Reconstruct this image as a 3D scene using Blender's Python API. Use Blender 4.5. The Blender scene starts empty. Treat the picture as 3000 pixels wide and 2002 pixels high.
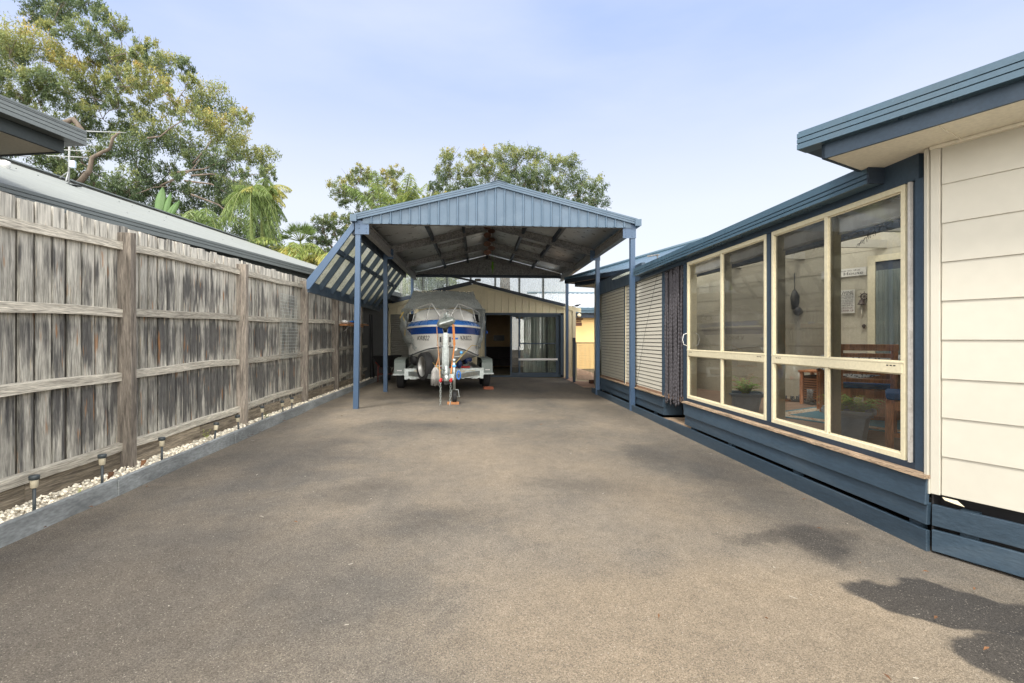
import bpy, math, random
import numpy as np
from mathutils import Vector, Matrix
R = math.radians
random.seed(7); np.random.seed(7)
SC = bpy.context.scene
COL = SC.collection
# ------------------------------------------------------------------ camera, sky, sun, exposure
CAMZ = 1.35; YAW = R(4.04); F = 1417.0; CX = 1500.0; HY = 991.0
cam = bpy.data.cameras.new('camera'); camo = bpy.data.objects.new('camera', cam); COL.objects.link(camo)
camo.location = (0, 0, CAMZ); camo.rotation_euler = (R(90), 0, -YAW)
cam.sensor_width = 36; cam.lens = 17.0; cam.shift_y = -10/3000; cam.clip_start = 0.05; cam.clip_end = 2000
SC.camera = camo
SC.view_settings.view_transform = 'Standard'; SC.view_settings.look = 'None'
SC.view_settings.exposure = 1.22; SC.view_settings.gamma = 1.0
SUN_DIR = Vector((-0.30, -0.42, 0.86)).normalized()      # towards the sun
sl = bpy.data.lights.new('sun', 'SUN'); sl.energy = 1.4; sl.angle = R(11); sl.color = (1.0, 0.95, 0.86)
so = bpy.data.objects.new('sun', sl); COL.objects.link(so)
so.rotation_euler = SUN_DIR.to_track_quat('Z', 'Y').to_euler(); so.location = (-8, -8, 20)
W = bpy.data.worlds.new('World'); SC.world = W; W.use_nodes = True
wn = W.node_tree.nodes; wl = W.node_tree.links; wn.clear()
def wnode(t, **k):
    n = wn.new(t)
    for a, b in k.items(): setattr(n, a, b)
    return n
sky = wnode('ShaderNodeTexSky'); sky.sky_type = 'NISHITA'; sky.sun_disc = False
sky.sun_elevation = math.asin(SUN_DIR.z); sky.sun_rotation = math.atan2(SUN_DIR.x, SUN_DIR.y)
sky.air_density = 1.0; sky.dust_density = 0.6; sky.ozone_density = 2.0
tc = wnode('ShaderNodeTexCoord'); mp = wnode('ShaderNodeMapping'); mp.inputs['Scale'].default_value = (1.0, 1.3, 3.6)
wl.new(tc.outputs['Generated'], mp.inputs['Vector'])
cn = wnode('ShaderNodeTexNoise'); cn.inputs['Scale'].default_value = 1.5; cn.inputs['Detail'].default_value = 6; cn.inputs['Roughness'].default_value = 0.5
wl.new(mp.outputs[0], cn.inputs['Vector'])
sx = wnode('ShaderNodeSeparateXYZ'); wl.new(tc.outputs['Generated'], sx.inputs[0])
rp = wnode('ShaderNodeValToRGB'); wl.new(sx.outputs['Z'], rp.inputs[0]); e = rp.color_ramp.elements      # thin veil: pale low down; unseen part overhead brightened to add light
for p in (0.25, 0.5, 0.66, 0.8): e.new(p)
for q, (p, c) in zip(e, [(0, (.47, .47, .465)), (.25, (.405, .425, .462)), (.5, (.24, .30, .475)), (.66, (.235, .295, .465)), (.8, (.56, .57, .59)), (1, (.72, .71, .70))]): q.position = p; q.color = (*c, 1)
cr = wnode('ShaderNodeMapRange'); cr.inputs['From Min'].default_value = 0.42; cr.inputs['From Max'].default_value = 0.72
cr.inputs['To Min'].default_value = 0.0; cr.inputs['To Max'].default_value = 0.55; wl.new(cn.outputs['Fac'], cr.inputs['Value'])
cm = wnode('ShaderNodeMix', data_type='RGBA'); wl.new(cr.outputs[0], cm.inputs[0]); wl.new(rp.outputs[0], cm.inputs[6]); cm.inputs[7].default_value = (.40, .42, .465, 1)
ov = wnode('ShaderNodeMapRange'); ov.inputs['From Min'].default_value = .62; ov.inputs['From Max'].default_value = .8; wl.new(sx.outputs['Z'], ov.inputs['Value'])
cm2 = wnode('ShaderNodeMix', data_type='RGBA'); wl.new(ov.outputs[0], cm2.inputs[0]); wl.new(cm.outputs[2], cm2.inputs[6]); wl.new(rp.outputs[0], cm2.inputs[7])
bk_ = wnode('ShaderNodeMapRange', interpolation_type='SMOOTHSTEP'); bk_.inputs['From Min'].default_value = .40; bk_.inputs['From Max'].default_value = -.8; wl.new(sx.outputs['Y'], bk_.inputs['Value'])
cm3 = wnode('ShaderNodeMix', data_type='RGBA'); wl.new(bk_.outputs[0], cm3.inputs[0]); wl.new(cm2.outputs[2], cm3.inputs[6]); cm3.inputs[7].default_value = (2.05, 1.98, 1.86, 1)   # brightness added to the unseen sky behind the camera, lights upright surfaces
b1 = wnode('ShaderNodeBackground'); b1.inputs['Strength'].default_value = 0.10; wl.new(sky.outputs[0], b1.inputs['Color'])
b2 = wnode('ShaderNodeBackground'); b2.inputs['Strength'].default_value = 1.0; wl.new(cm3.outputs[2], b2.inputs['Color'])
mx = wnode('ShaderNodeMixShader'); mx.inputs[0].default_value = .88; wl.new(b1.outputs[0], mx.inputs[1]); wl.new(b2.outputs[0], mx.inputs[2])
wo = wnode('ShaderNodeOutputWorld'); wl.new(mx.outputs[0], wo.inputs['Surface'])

# ------------------------------------------------------------------ measuring helpers (photo columns to real places)
cs, sn = math.cos(YAW), math.sin(YAW)
def ray(px, py):
    a = (px-CX)/F; b = (HY-py)/F
    return Vector((a*cs+sn, cs-a*sn, b))
def at(px, py, d):                       # the point d metres ahead
    return Vector((0, 0, CAMZ)) + ray(px, py)*d
def hit(px, py, P, U):                   # meets the vertical plane through P along U
    r = ray(px, py); n = Vector((-U[1], U[0], 0))
    t = (Vector((P[0], P[1], 0))-Vector((0, 0, 0))).dot(n)/Vector((r.x, r.y, 0)).dot(n)
    return Vector((0, 0, CAMZ))+r*t
def yon(px, X):                          # Y on the plane x = X
    r = ray(px, HY); return X*r.y/r.x
def xon(px, Y):
    r = ray(px, HY); return Y*r.x/r.y

# ------------------------------------------------------------------ mesh builder
class MB:
    def __init__(s): s.v = []; s.f = []; s.r = []; s.sm = []; s.mi = []; s.m = 0
    def add(s, vs, fs, smooth=False, rid=None):
        o = len(s.v); rid = random.random() if rid is None else rid
        s.v += [tuple(v) for v in vs]; s.r += [rid]*len(vs)
        for f in fs: s.f.append(tuple(i+o for i in f)); s.sm.append(smooth); s.mi.append(s.m)
        return s
    def hexa(s, p, rid=None):
        return s.add(p, [(0,3,2,1),(4,5,6,7),(0,1,5,4),(1,2,6,5),(2,3,7,6),(3,0,4,7)], rid=rid)
    def box(s, x0, x1, y0, y1, z0, z1, rid=None):
        return s.hexa([(x0,y0,z0),(x1,y0,z0),(x1,y1,z0),(x0,y1,z0),(x0,y0,z1),(x1,y0,z1),(x1,y1,z1),(x0,y1,z1)], rid)
    def cbox(s, c, sz, rz=0, M=None):
        a, b, d = sz[0]/2, sz[1]/2, sz[2]/2
        M = M or Matrix.Rotation(rz, 3, 'Z'); c = Vector(c)
        return s.hexa([c+M@Vector(q) for q in [(-a,-b,-d),(a,-b,-d),(a,b,-d),(-a,b,-d),(-a,-b,d),(a,-b,d),(a,b,d),(-a,b,d)]])
    def beam(s, p0, p1, w, h, up=(0,0,1), up2=None):       # w across, h along up, centred on the line
        p0, p1 = Vector(p0), Vector(p1); t = (p1-p0).normalized(); up = Vector(up)
        sd = t.cross(up).normalized(); u = sd.cross(t).normalized(); a, b = sd*w/2, u*h/2
        return s.hexa([p0-a-b, p0+a-b, p1+a-b, p1-a-b, p0-a+b, p0+a+b, p1+a+b, p1-a+b])
    def tube(s, pts, r, n=8, cap=True, smooth=True, close=False):
        pts = [Vector(p) for p in pts]; m = len(pts); rr = r if isinstance(r, (list, tuple)) else [r]*m
        vs = []; ref = None
        for i, p in enumerate(pts):
            if close: t = pts[(i+1) % m]-pts[i-1]
            else: t = pts[min(i+1, m-1)]-pts[max(i-1, 0)]
            t = t.normalized()
            if ref is None: ref = Vector((0,0,1)) if abs(t.z) < .9 else Vector((1,0,0))
            a = t.cross(ref).normalized(); b = a.cross(t).normalized(); ref = b
            for k in range(n):
                q = 2*math.pi*k/n; vs.append(p+(a*math.cos(q)+b*math.sin(q))*rr[i])
        fs = []
        for i in range(m if close else m-1):
            j = (i+1) % m
            for k in range(n):
                k2 = (k+1) % n; fs.append((i*n+k, i*n+k2, j*n+k2, j*n+k))
        if cap and not close: fs += [tuple(range(n-1, -1, -1)), tuple((m-1)*n+k for k in range(n))]
        return s.add(vs, fs, smooth)
    def lathe(s, c, prof, n=16, axis=(0,0,1), smooth=True):     # prof: (radius, distance along axis)
        ax = Vector(axis).normalized(); ref = Vector((1,0,0)) if abs(ax.x) < .9 else Vector((0,1,0))
        a = ax.cross(ref).normalized(); b = ax.cross(a); c = Vector(c); vs = []
        for r_, h in prof:
            for k in range(n):
                q = 2*math.pi*k/n; vs.append(c+ax*h+(a*math.cos(q)+b*math.sin(q))*r_)
        fs = []
        for i in range(len(prof)-1):
            for k in range(n):
                k2 = (k+1) % n; fs.append((i*n+k, i*n+k2, (i+1)*n+k2, (i+1)*n+k))
        fs += [tuple(range(n-1, -1, -1)), tuple((len(prof)-1)*n+k for k in range(n))]
        return s.add(vs, fs, smooth)
    def ball(s, c, r, sc=(1,1,1), n=10, jit=0):
        c = Vector(c); vs = []; fs = []; m = max(4, n//2)
        for i in range(m+1):
            for k in range(n):
                th = math.pi*i/m; q = 2*math.pi*k/n; rr = r*(1+random.uniform(-jit, jit))
                vs.append(c+Vector((rr*sc[0]*math.sin(th)*math.cos(q), rr*sc[1]*math.sin(th)*math.sin(q), rr*sc[2]*math.cos(th))))
        for i in range(m):
            for k in range(n):
                k2 = (k+1) % n; fs.append((i*n+k, (i+1)*n+k, (i+1)*n+k2, i*n+k2))
        return s.add(vs, fs, True)
    def prism(s, poly, d, rid=None):         # poly: 3D points in a plane, d: vector of thickness
        n = len(poly); d = Vector(d); vs = [Vector(p) for p in poly]+[Vector(p)+d for p in poly]
        fs = [tuple(range(n-1, -1, -1)), tuple(range(n, 2*n))]+[(i, (i+1) % n, n+(i+1) % n, n+i) for i in range(n)]
        return s.add(vs, fs, rid=rid)
    def grid(s, fn, nu, nv, smooth=True, flip=False):
        vs = [fn(i/(nu-1), j/(nv-1)) for i in range(nu) for j in range(nv)]
        fs = []
        for i in range(nu-1):
            for j in range(nv-1):
                q = (i*nv+j, (i+1)*nv+j, (i+1)*nv+j+1, i*nv+j+1); fs.append(q[::-1] if flip else q)
        return s.add(vs, fs, smooth)
    def gridfi(s, fn, nu, nv, smooth=True):   # fn takes integer indices
        vs = [fn(i, j) for i in range(nu) for j in range(nv)]
        fs = [(i*nv+j, (i+1)*nv+j, (i+1)*nv+j+1, i*nv+j+1) for i in range(nu-1) for j in range(nv-1)]
        return s.add(vs, fs, smooth)
    def merge(s, o, M=None):
        k = len(s.v); s.v += [tuple(M@Vector(v)) if M else v for v in o.v]; s.r += o.r
        s.f += [tuple(i+k for i in f) for f in o.f]; s.sm += o.sm; s.mi += o.mi; return s

INV = {}
def thing(name, label, cat, loc=(0,0,0), rz=0, group=None):
    o = bpy.data.objects.new(name, None); COL.objects.link(o); o.empty_display_size = .2
    o.location = loc; o.rotation_euler = (0, 0, rz); o['label'] = label; o['category'] = cat
    if group: o['group'] = group
    INV[o.name] = (Matrix.Translation(loc) @ Matrix.Rotation(rz, 4, 'Z')).inverted()
    return o
def rootof(o):
    while o.parent: o = o.parent
    return o
def build(name, mb, mat, parent=None, local=False, bevel=0, solid=0, label=None, sub=0):
    me = bpy.data.meshes.new(name); vs = mb.v
    if parent is not None and not local:
        iv = INV.get(rootof(parent).name)
        if iv: vs = [iv@Vector(v) for v in vs]
    me.from_pydata([tuple(v) for v in vs], [], mb.f)
    me.polygons.foreach_set('use_smooth', mb.sm)
    mats = mat if isinstance(mat, (list, tuple)) else [mat]
    for m in mats: me.materials.append(m)
    if len(mats) > 1: me.polygons.foreach_set('material_index', mb.mi)
    at_ = me.attributes.new('rid', 'FLOAT', 'POINT'); at_.data.foreach_set('value', mb.r)
    me.update()
    o = bpy.data.objects.new(name, me); COL.objects.link(o)
    if parent is not None: o.parent = parent
    if bevel: b = o.modifiers.new('bevel', 'BEVEL'); b.width = bevel; b.segments = 2; b.limit_method = 'ANGLE'; b.angle_limit = R(50)
    if solid: q = o.modifiers.new('thickness', 'SOLIDIFY'); q.thickness = solid; q.offset = 0
    if sub: q = o.modifiers.new('smooth', 'SUBSURF'); q.levels = sub; q.render_levels = sub
    if label: o['label'] = label
    return o
def tag(o, label, cat, group=None, kind=None):
    o['label'] = label; o['category'] = cat
    if group: o['group'] = group
    if kind: o['kind'] = kind
    return o
def struct(o, label, cat='ground', kind='structure'):
    o['kind'] = kind; o['label'] = label; o['category'] = cat; return o
def copy_tree(o, parent=None):
    c = o.copy(); COL.objects.link(c); c.parent = parent
    for ch in list(o.children): copy_tree(ch, c)
    return c
def text_mb(s, size, O, U, V, shear=0, sx=1, depth=0.0, align='CENTER'):
    cu = bpy.data.curves.new('lettering', 'FONT'); cu.body = s; cu.size = size; cu.align_x = align; cu.align_y = 'CENTER'
    cu.shear = shear; cu.extrude = depth; cu.resolution_u = 3; cu.space_line = 1.0
    t = bpy.data.objects.new('tmp', cu); COL.objects.link(t)
    bpy.context.view_layer.update()
    me = bpy.data.meshes.new_from_object(t.evaluated_get(bpy.context.evaluated_depsgraph_get()))
    m = MB(); O, U, V = Vector(O), Vector(U).normalized(), Vector(V).normalized(); N = U.cross(V)
    m.add([O+U*v.co.x*sx+V*v.co.y+N*v.co.z for v in me.vertices], [tuple(p.vertices) for p in me.polygons])
    bpy.data.objects.remove(t); bpy.data.meshes.remove(me); bpy.data.curves.remove(cu)
    return m

# ------------------------------------------------------------------ materials
class NM:
    def __init__(s, name):
        s.m = bpy.data.materials.new(name); s.m.use_nodes = True; s.n = s.m.node_tree.nodes; s.l = s.m.node_tree.links
        s.n.clear(); s.out = s.n.new('ShaderNodeOutputMaterial'); s.p = s.n.new('ShaderNodeBsdfPrincipled'); s.l.new(s.p.outputs[0], s.out.inputs[0])
        s.tc = s.n.new('ShaderNodeTexCoord'); s.vec = s.tc.outputs['Object']
    def set(s, i, v):
        if hasattr(v, 'is_output'): s.l.new(v, i)
        elif isinstance(v, (tuple, list)) and len(v) == 3 and i.type == 'RGBA': i.default_value = (*v, 1)
        else: i.default_value = v
    def mapv(s, scale=(1,1,1), loc=(0,0,0), v=None, rot=(0,0,0)):
        n = s.n.new('ShaderNodeMapping'); s.set(n.inputs['Vector'], v or s.vec); n.inputs['Scale'].default_value = scale
        n.inputs['Location'].default_value = loc; n.inputs['Rotation'].default_value = rot; return n.outputs[0]
    def noise(s, scale, v=None, det=3, rough=.5, dist=0, col=False):
        n = s.n.new('ShaderNodeTexNoise'); s.set(n.inputs['Vector'], v or s.vec); n.inputs['Scale'].default_value = scale
        n.inputs['Detail'].default_value = det; n.inputs['Roughness'].default_value = rough; n.inputs['Distortion'].default_value = dist
        return n.outputs['Color' if col else 'Fac']
    def voro(s, scale, v=None, feat='F1', out='Distance', rnd=1):
        n = s.n.new('ShaderNodeTexVoronoi'); n.feature = feat; s.set(n.inputs['Vector'], v or s.vec); n.inputs['Scale'].default_value = scale
        n.inputs['Randomness'].default_value = rnd; return n.outputs[out]
    def math(s, op, a, b=0.0, c=0.0, clamp=False):
        n = s.n.new('ShaderNodeMath'); n.operation = op; n.use_clamp = clamp
        s.set(n.inputs[0], a); s.set(n.inputs[1], b); s.set(n.inputs[2], c); return n.outputs[0]
    def rng(s, v, a, b, c=0.0, d=1.0, smooth=False):
        n = s.n.new('ShaderNodeMapRange'); s.set(n.inputs['Value'], v)
        if smooth: n.interpolation_type = 'SMOOTHSTEP'
        for k, q in (('From Min', a), ('From Max', b), ('To Min', c), ('To Max', d)): n.inputs[k].default_value = q
        return n.outputs[0]
    def mix(s, f, a, b, blend='MIX'):
        n = s.n.new('ShaderNodeMix'); n.data_type = 'RGBA'; n.blend_type = blend; n.clamp_factor = True
        s.set(n.inputs[0], f); s.set(n.inputs[6], a); s.set(n.inputs[7], b); return n.outputs[2]
    def mul(s, c, f):                 # colour times a grey value
        n = s.n.new('ShaderNodeVectorMath'); n.operation = 'SCALE'; s.set(n.inputs[0], c); s.set(n.inputs[3], f)
        return n.outputs[0]
    def rgb(s, c):
        n = s.n.new('ShaderNodeRGB'); n.outputs[0].default_value = (*c, 1); return n.outputs[0]
    def attr(s, name='rid'):
        n = s.n.new('ShaderNodeAttribute'); n.attribute_name = name; return n.outputs['Fac']
    def ramp(s, f, stops):
        n = s.n.new('ShaderNodeValToRGB'); s.set(n.inputs[0], f); e = n.color_ramp.elements
        while len(e) < len(stops): e.new(.5)
        for q, (p, c) in zip(e, stops): q.position = p; q.color = (*c, 1)
        return n.outputs[0]
    def bump(s, h, st=.3, dist=.01):
        n = s.n.new('ShaderNodeBump'); s.set(n.inputs['Height'], h); n.inputs['Strength'].default_value = st; n.inputs['Distance'].default_value = dist
        s.l.new(n.outputs[0], s.p.inputs['Normal']); return n.outputs[0]
    def sep(s, v=None):
        n = s.n.new('ShaderNodeSeparateXYZ'); s.set(n.inputs[0], v or s.vec); return n.outputs
    def base(s, c, rough=.6, metal=0, spec=.5):
        s.set(s.p.inputs['Base Color'], c); s.set(s.p.inputs['Roughness'], rough); s.set(s.p.inputs['Metallic'], metal)
        s.p.inputs['Specular IOR Level'].default_value = spec; return s
def paint(name, c, rough=.5, metal=0, var=.12, vs=1.5, fv=.06, fs=45, bump=.12, bs=60, ridv=.05, spec=.5, grime=0.0, gcol=(.10,.09,.07), stretch=(1,1,1)):
    k = NM(name); v = k.mapv(stretch)
    a = k.rng(k.noise(vs, v, 4, .55), .3, .7, 1-var, 1+var); b = k.rng(k.noise(fs, v, 2), .3, .7, 1-fv, 1+fv)
    d = k.rng(k.attr(), 0, 1, 1-ridv, 1+ridv)
    col = k.mul(k.rgb(c), k.math('MULTIPLY', k.math('MULTIPLY', a, b), d))
    if grime: col = k.mix(k.math('MULTIPLY', k.rng(k.noise(vs*2.3, v, 6, .65), .5, .75), grime), col, gcol)
    k.base(col, k.rng(k.noise(vs*3, v, 3), .3, .7, max(.05, rough-.08), min(1, rough+.1)), metal, spec)
    if bump: k.bump(k.noise(bs, v, 3), bump, .004)
    return k.m
M = {}
def asphalt():
    k = NM('asphalt'); P = k.vec
    warp = k.noise(1.3, None, 4, .6, col=True)
    wv = k.n.new('ShaderNodeVectorMath'); wv.operation = 'MULTIPLY_ADD'; k.set(wv.inputs[0], warp); wv.inputs[1].default_value = (.9, .9, 0); k.set(wv.inputs[2], P)
    Q = wv.outputs[0]
    def blob(x, y, rx, ry, soft=.5, rot=0, fineedge=False):
        n = k.n.new('ShaderNodeMapping'); n.vector_type = 'TEXTURE'; k.set(n.inputs['Vector'], Q)
        n.inputs['Location'].default_value = (x+.45, y+.45, 0); n.inputs['Scale'].default_value = (rx, ry, 1e3); n.inputs['Rotation'].default_value = (0, 0, rot)
        ln = k.n.new('ShaderNodeVectorMath'); ln.operation = 'LENGTH'; k.set(ln.inputs[0], n.outputs[0])
        return k.rng(ln.outputs['Value'], 1-soft, 1+soft*.3, 1, 0, smooth=True)
    n1 = k.noise(.55, k.mapv((1, .55, 1)), 5, .6); n2 = k.noise(1.9, k.mapv((.9, .9, 1)), 4, .6); n3 = k.noise(9, None, 4, .65)
    col = k.mix(k.rng(n1, .36, .64), (.104, .095, .083), (.203, .172, .134))
    col = k.mix(k.math('MULTIPLY', k.rng(n2, .44, .66), .22), col, (.27, .215, .15))
    col = k.mix(k.math('MULTIPLY', k.rng(k.noise(.9, k.mapv((1, 1, 1), (7, 3, 0)), 5, .65), .5, .68), .32), col, (.085, .08, .074))
    for a in ((1.1, 2.2, 1.5, .85, .6, .1, .62), (.3, 5.6, 1.8, 1.6, 1.0, 0, .32), (1.5, 1.2, 1.3, .7, .7, 0, .35), (1.6, 4.2, .7, 1.2, .9, .2, .4), (0, 8.3, 1.6, .7, .9, 0, .4)):
        col = k.mix(k.math('MULTIPLY', blob(*a[:6]), a[6]), col, (.225, .178, .124))
    for a in ((-2.35, 2.35, 2.0, 1.9, .7, .15, .62), (-2.2, 5.6, 1.0, 2.1, .9, 0, .58), (-.3, 3.6, .7, .35, .9, .3, .35), (.9, 4.4, .8, .3, .9, -.2, .3), (-.9, 7.4, 1.2, .6, .9, .1, .35), (1.2, 6.8, 1.0, .5, .9, -.1, .25), (-1.05, 4.3, .55, .35, .8, .4, .42), (-.6, 1.2, .9, .35, .8, .1, .4),
              (2.47, 2.38, .62, .27, .14, -.38, .9), (2.62, 1.85, .55, .33, .14, .1, .88), (2.36, 3.2, .44, .3, .6, .2, .82), (2.55, 4.9, .6, 1.9, .9, -.08, .6), (2.0, 5.6, .35, .6, .6, 0, .4), (1.9, 3.3, .3, .14, .6, 0, .5),
              (2.55, 9.5, .6, 2.6, .9, 0, .4), (-.8, 13.2, 1.6, 2.0, .8, 0, .45), (-1.8, 9.8, .9, .6, .9, 0, .25)):
        col = k.mix(k.math('MULTIPLY', blob(*a[:6]), a[6]), col, (.034, .032, .031))
    g = k.n.new('ShaderNodeTexVoronoi'); g.inputs['Scale'].default_value = 230; k.set(g.inputs['Vector'], P)
    gs = k.sep(g.outputs['Color'])
    gr = k.rng(gs[0], 0, 1, .58, 1.38); gf = k.rng(k.noise(260, None, 2), .35, .65, .82, 1.18)
    col = k.mul(col, k.math('MULTIPLY', k.math('MULTIPLY', gr, gf), k.rng(n3, .3, .7, .88, 1.1)))
    col = k.mix(k.rng(gs[1], .975, .992, 0, .5), col, (.42, .38, .32))
    k.base(col, k.rng(n2, .3, .7, .82, .95), 0, .3)
    k.bump(k.math('ADD', g.outputs['Distance'], k.math('MULTIPLY', n3, .4)), .55, .005)
    return k.m
M['asphalt'] = asphalt()
def fencewood(name, light, dark, streak=1.0, post=False):
    k = NM(name); rid = k.attr(); z = k.sep()[2]
    off = k.n.new('ShaderNodeCombineXYZ'); k.set(off.inputs[0], k.math('MULTIPLY', rid, 37)); k.set(off.inputs[2], k.math('MULTIPLY', rid, 53))
    ad = k.n.new('ShaderNodeVectorMath'); ad.operation = 'ADD'; k.set(ad.inputs[0], k.vec); k.set(ad.inputs[1], off.outputs[0]); V = ad.outputs[0]
    vert = name != 'rail_wood'
    gm = (30, 30, 2.2) if vert else (26, 1.6, 30)
    gf = (210, 210, 9) if vert else (210, 9, 210)
    g1 = k.noise(1, k.mapv(gm, v=V), 5, .65, .4); g2 = k.noise(1, k.mapv(gf, v=V), 3, .6, .3)
    bl = k.noise(1, k.mapv((16, 16, 1.9) if vert else (7, 1.4, 7), v=V), 4, .6)
    col = k.mix(k.rng(g1, .33, .64), dark, light)
    col = k.mul(col, k.rng(g2, .36, .64, .60, 1.34)); col = k.mul(col, k.rng(rid, 0, 1, .70, 1.25))
    if streak:
        if vert and not post:
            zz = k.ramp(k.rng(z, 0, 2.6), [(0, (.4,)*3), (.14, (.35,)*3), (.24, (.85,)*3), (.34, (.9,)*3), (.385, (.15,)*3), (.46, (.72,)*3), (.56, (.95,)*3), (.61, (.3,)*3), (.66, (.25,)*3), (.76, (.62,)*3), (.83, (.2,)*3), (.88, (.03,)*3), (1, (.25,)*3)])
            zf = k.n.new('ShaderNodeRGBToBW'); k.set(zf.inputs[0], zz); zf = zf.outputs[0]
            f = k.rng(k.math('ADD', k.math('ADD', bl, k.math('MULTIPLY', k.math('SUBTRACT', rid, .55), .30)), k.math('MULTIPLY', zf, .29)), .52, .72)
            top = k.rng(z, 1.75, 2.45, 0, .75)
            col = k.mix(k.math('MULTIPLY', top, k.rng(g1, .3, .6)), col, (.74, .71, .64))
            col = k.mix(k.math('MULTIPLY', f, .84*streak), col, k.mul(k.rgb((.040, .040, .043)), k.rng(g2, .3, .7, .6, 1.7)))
            knot = k.rng(k.noise(1, k.mapv((20, 20, 2.6), (3, 1, 9), v=V), 2), .66, .73)
            col = k.mix(k.math('MULTIPLY', knot, .7), col, (.34, .16, .06))
            pl = k.rng(k.noise(1, k.mapv((60, 60, 2.6), (8, 2, 1), v=V), 2), .70, .74)
            col = k.mix(k.math('MULTIPLY', pl, .75), col, (.55, .44, .29))
        else:
            f = k.rng(bl, .52, .72, 0, .6*streak); col = k.mix(f, col, (.05, .047, .045))
    k.base(col, .9, 0, .15); k.bump(k.math('ADD', g2, k.math('MULTIPLY', g1, .8)), .55, .006)
    return k.m
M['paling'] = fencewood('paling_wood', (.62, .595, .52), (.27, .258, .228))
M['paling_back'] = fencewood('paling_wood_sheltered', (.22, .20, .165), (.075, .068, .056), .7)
M['rail'] = fencewood('rail_wood', (.60, .565, .48), (.32, .295, .25), .3)
M['fpost'] = fencewood('post_wood', (.37, .325, .275), (.15, .13, .11), 1, True)
M['plinth'] = fencewood('rail_wood', (.34, .29, .22), (.13, .11, .085), 1)
def blue(name, c, **k2): return paint(name, c, **k2)
M['gable_blue'] = paint('gable_blue_steel', (.068, .112, .165), .42, var=.07, fv=.06, fs=120, bump=.25, bs=150, grime=.12, gcol=(.3, .36, .42))
M['post_blue'] = paint('post_blue_steel', (.055, .098, .17), .4, var=.08, bump=.1)
M['trim_blue'] = paint('trim_blue', (.032, .055, .084), .5, var=.1, bump=.25, bs=40, fv=.1)
M['skirt_blue'] = paint('skirt_blue', (.034, .058, .084), .5, var=.2, vs=1.1, fv=.1, fs=28, bump=.6, bs=30, ridv=.1, grime=.25, gcol=(.11, .13, .14), stretch=(2, .5, 2))
M['gutter_blue'] = paint('gutter_blue', (.062, .112, .155), .3, var=.06, bump=.05, grime=.1)
M['dark_blue'] = paint('dark_blue', (.022, .035, .055), .5, var=.12)
M['cream'] = paint('cream_cladding', (.525, .50, .425), .55, var=.035, vs=.8, fv=.02, fs=14, bump=.12, bs=22, ridv=.012, grime=.05, gcol=(.6, .55, .42))
M['cream_al'] = paint('cream_aluminium', (.70, .63, .44), .38, var=.04, bump=.03, grime=.08, gcol=(.5, .42, .26))
M['cream_soft'] = paint('soffit_cream', (.78, .73, .60), .75, var=.05, bump=.1)
M['shed'] = paint('shed_beige', (.74, .655, .45), .5, var=.07, bump=.1, grime=.12, gcol=(.3, .26, .17), stretch=(1, 1, .4))
M['sliver'] = paint('galvanised', (.45, .49, .48), .38, .7, var=.2, vs=12, fv=.2, fs=60, bump=.1, grime=.2, gcol=(.3, .3, .28))
M['galv_dark'] = paint('weathered_galvanised', (.25, .245, .24), .6, .1, var=.3, vs=16, fv=.5, fs=55, bump=.2)
M['roof_under'] = paint('roof_underside', (.60, .62, .62), .32, .35, var=.12, bump=.05)
M['silver'] = M['sliver']
M['alloy'] = paint('alloy_rim', (.62, .62, .60), .3, .25, var=.05, bump=0)
M['chrome'] = paint('stainless', (.62, .62, .62), .18, 1, var=.05, bump=0)
M['black'] = paint('black_plastic', (.018, .018, .02), .5, bump=.1)
M['rubber'] = paint('tyre_rubber', (.022, .022, .023), .75, bump=.3, grime=.3, gcol=(.07, .065, .06))
M['roof_pale'] = paint('pale_green_roof', (.235, .25, .235), .6, var=.04, fv=.05, fs=25, bump=.04)
M['slate_gutter'] = paint('slate_gutter', (.165, .185, .185), .35, var=.05, bump=.04)
M['slate_dark'] = paint('slate_fascia', (.04, .05, .052), .6)
M['wall_grey'] = paint('grey_wall', (.12, .12, .12), .8)
M['yellow'] = paint('yellow_wall', (.80, .55, .24), .7, var=.04)
M['silver_roof'] = paint('corrugated_silver', (.62, .65, .68), .35, .3, var=.06)
M['brown_sign'] = paint('brown_sign', (.10, .035, .015), .6)
M['timber'] = paint('oiled_timber', (.50, .19, .07), .4, var=.3, vs=3, fv=.25, fs=20, bump=.15, stretch=(5, 5, .8))
M['timber_lt'] = paint('pine_timber', (.50, .22, .085), .5, var=.25, bump=.2, stretch=(1, 6, 6))
M['rawwood'] = paint('bare_sill_wood', (.29, .21, .14), .85, var=.45, vs=6, fv=.35, fs=40, bump=.8, bs=30, grime=.5, gcol=(.12, .08, .05), stretch=(4, .7, 4))
M['cushion'] = paint('blue_cushion', (.02, .10, .28), .85, var=.15)
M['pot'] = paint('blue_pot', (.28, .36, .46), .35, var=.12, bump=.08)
M['kerb'] = paint('grey_kerb', (.215, .23, .232), .8, var=.35, vs=1.8, fv=.22, fs=35, bump=.6, bs=60, grime=.6, gcol=(.07, .075, .08), stretch=(1, .6, 2))
M['hull'] = paint('white_gelcoat', (.88, .87, .83), .18, var=.04, vs=2, bump=0, grime=.07, gcol=(.5, .48, .42))
M['hull_blue'] = paint('blue_gelcoat', (.008, .06, .30), .14, var=.06, bump=0)
M['hull_blue_lit'] = paint('lit_blue_gelcoat', (.03, .15, .48), .25, var=.08, bump=0)  # paler copy of the hull blue; light on the upward slope put into colour
M['orange'] = paint('orange_strap', (.50, .19, .05), .8, var=.15)
M['ropey'] = paint('yellow_rope', (.70, .50, .12), .8)
M['red'] = paint('red_paint', (.45, .012, .012), .45)
M['blue_pl'] = paint('blue_plastic', (.01, .13, .48), .4)
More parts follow.
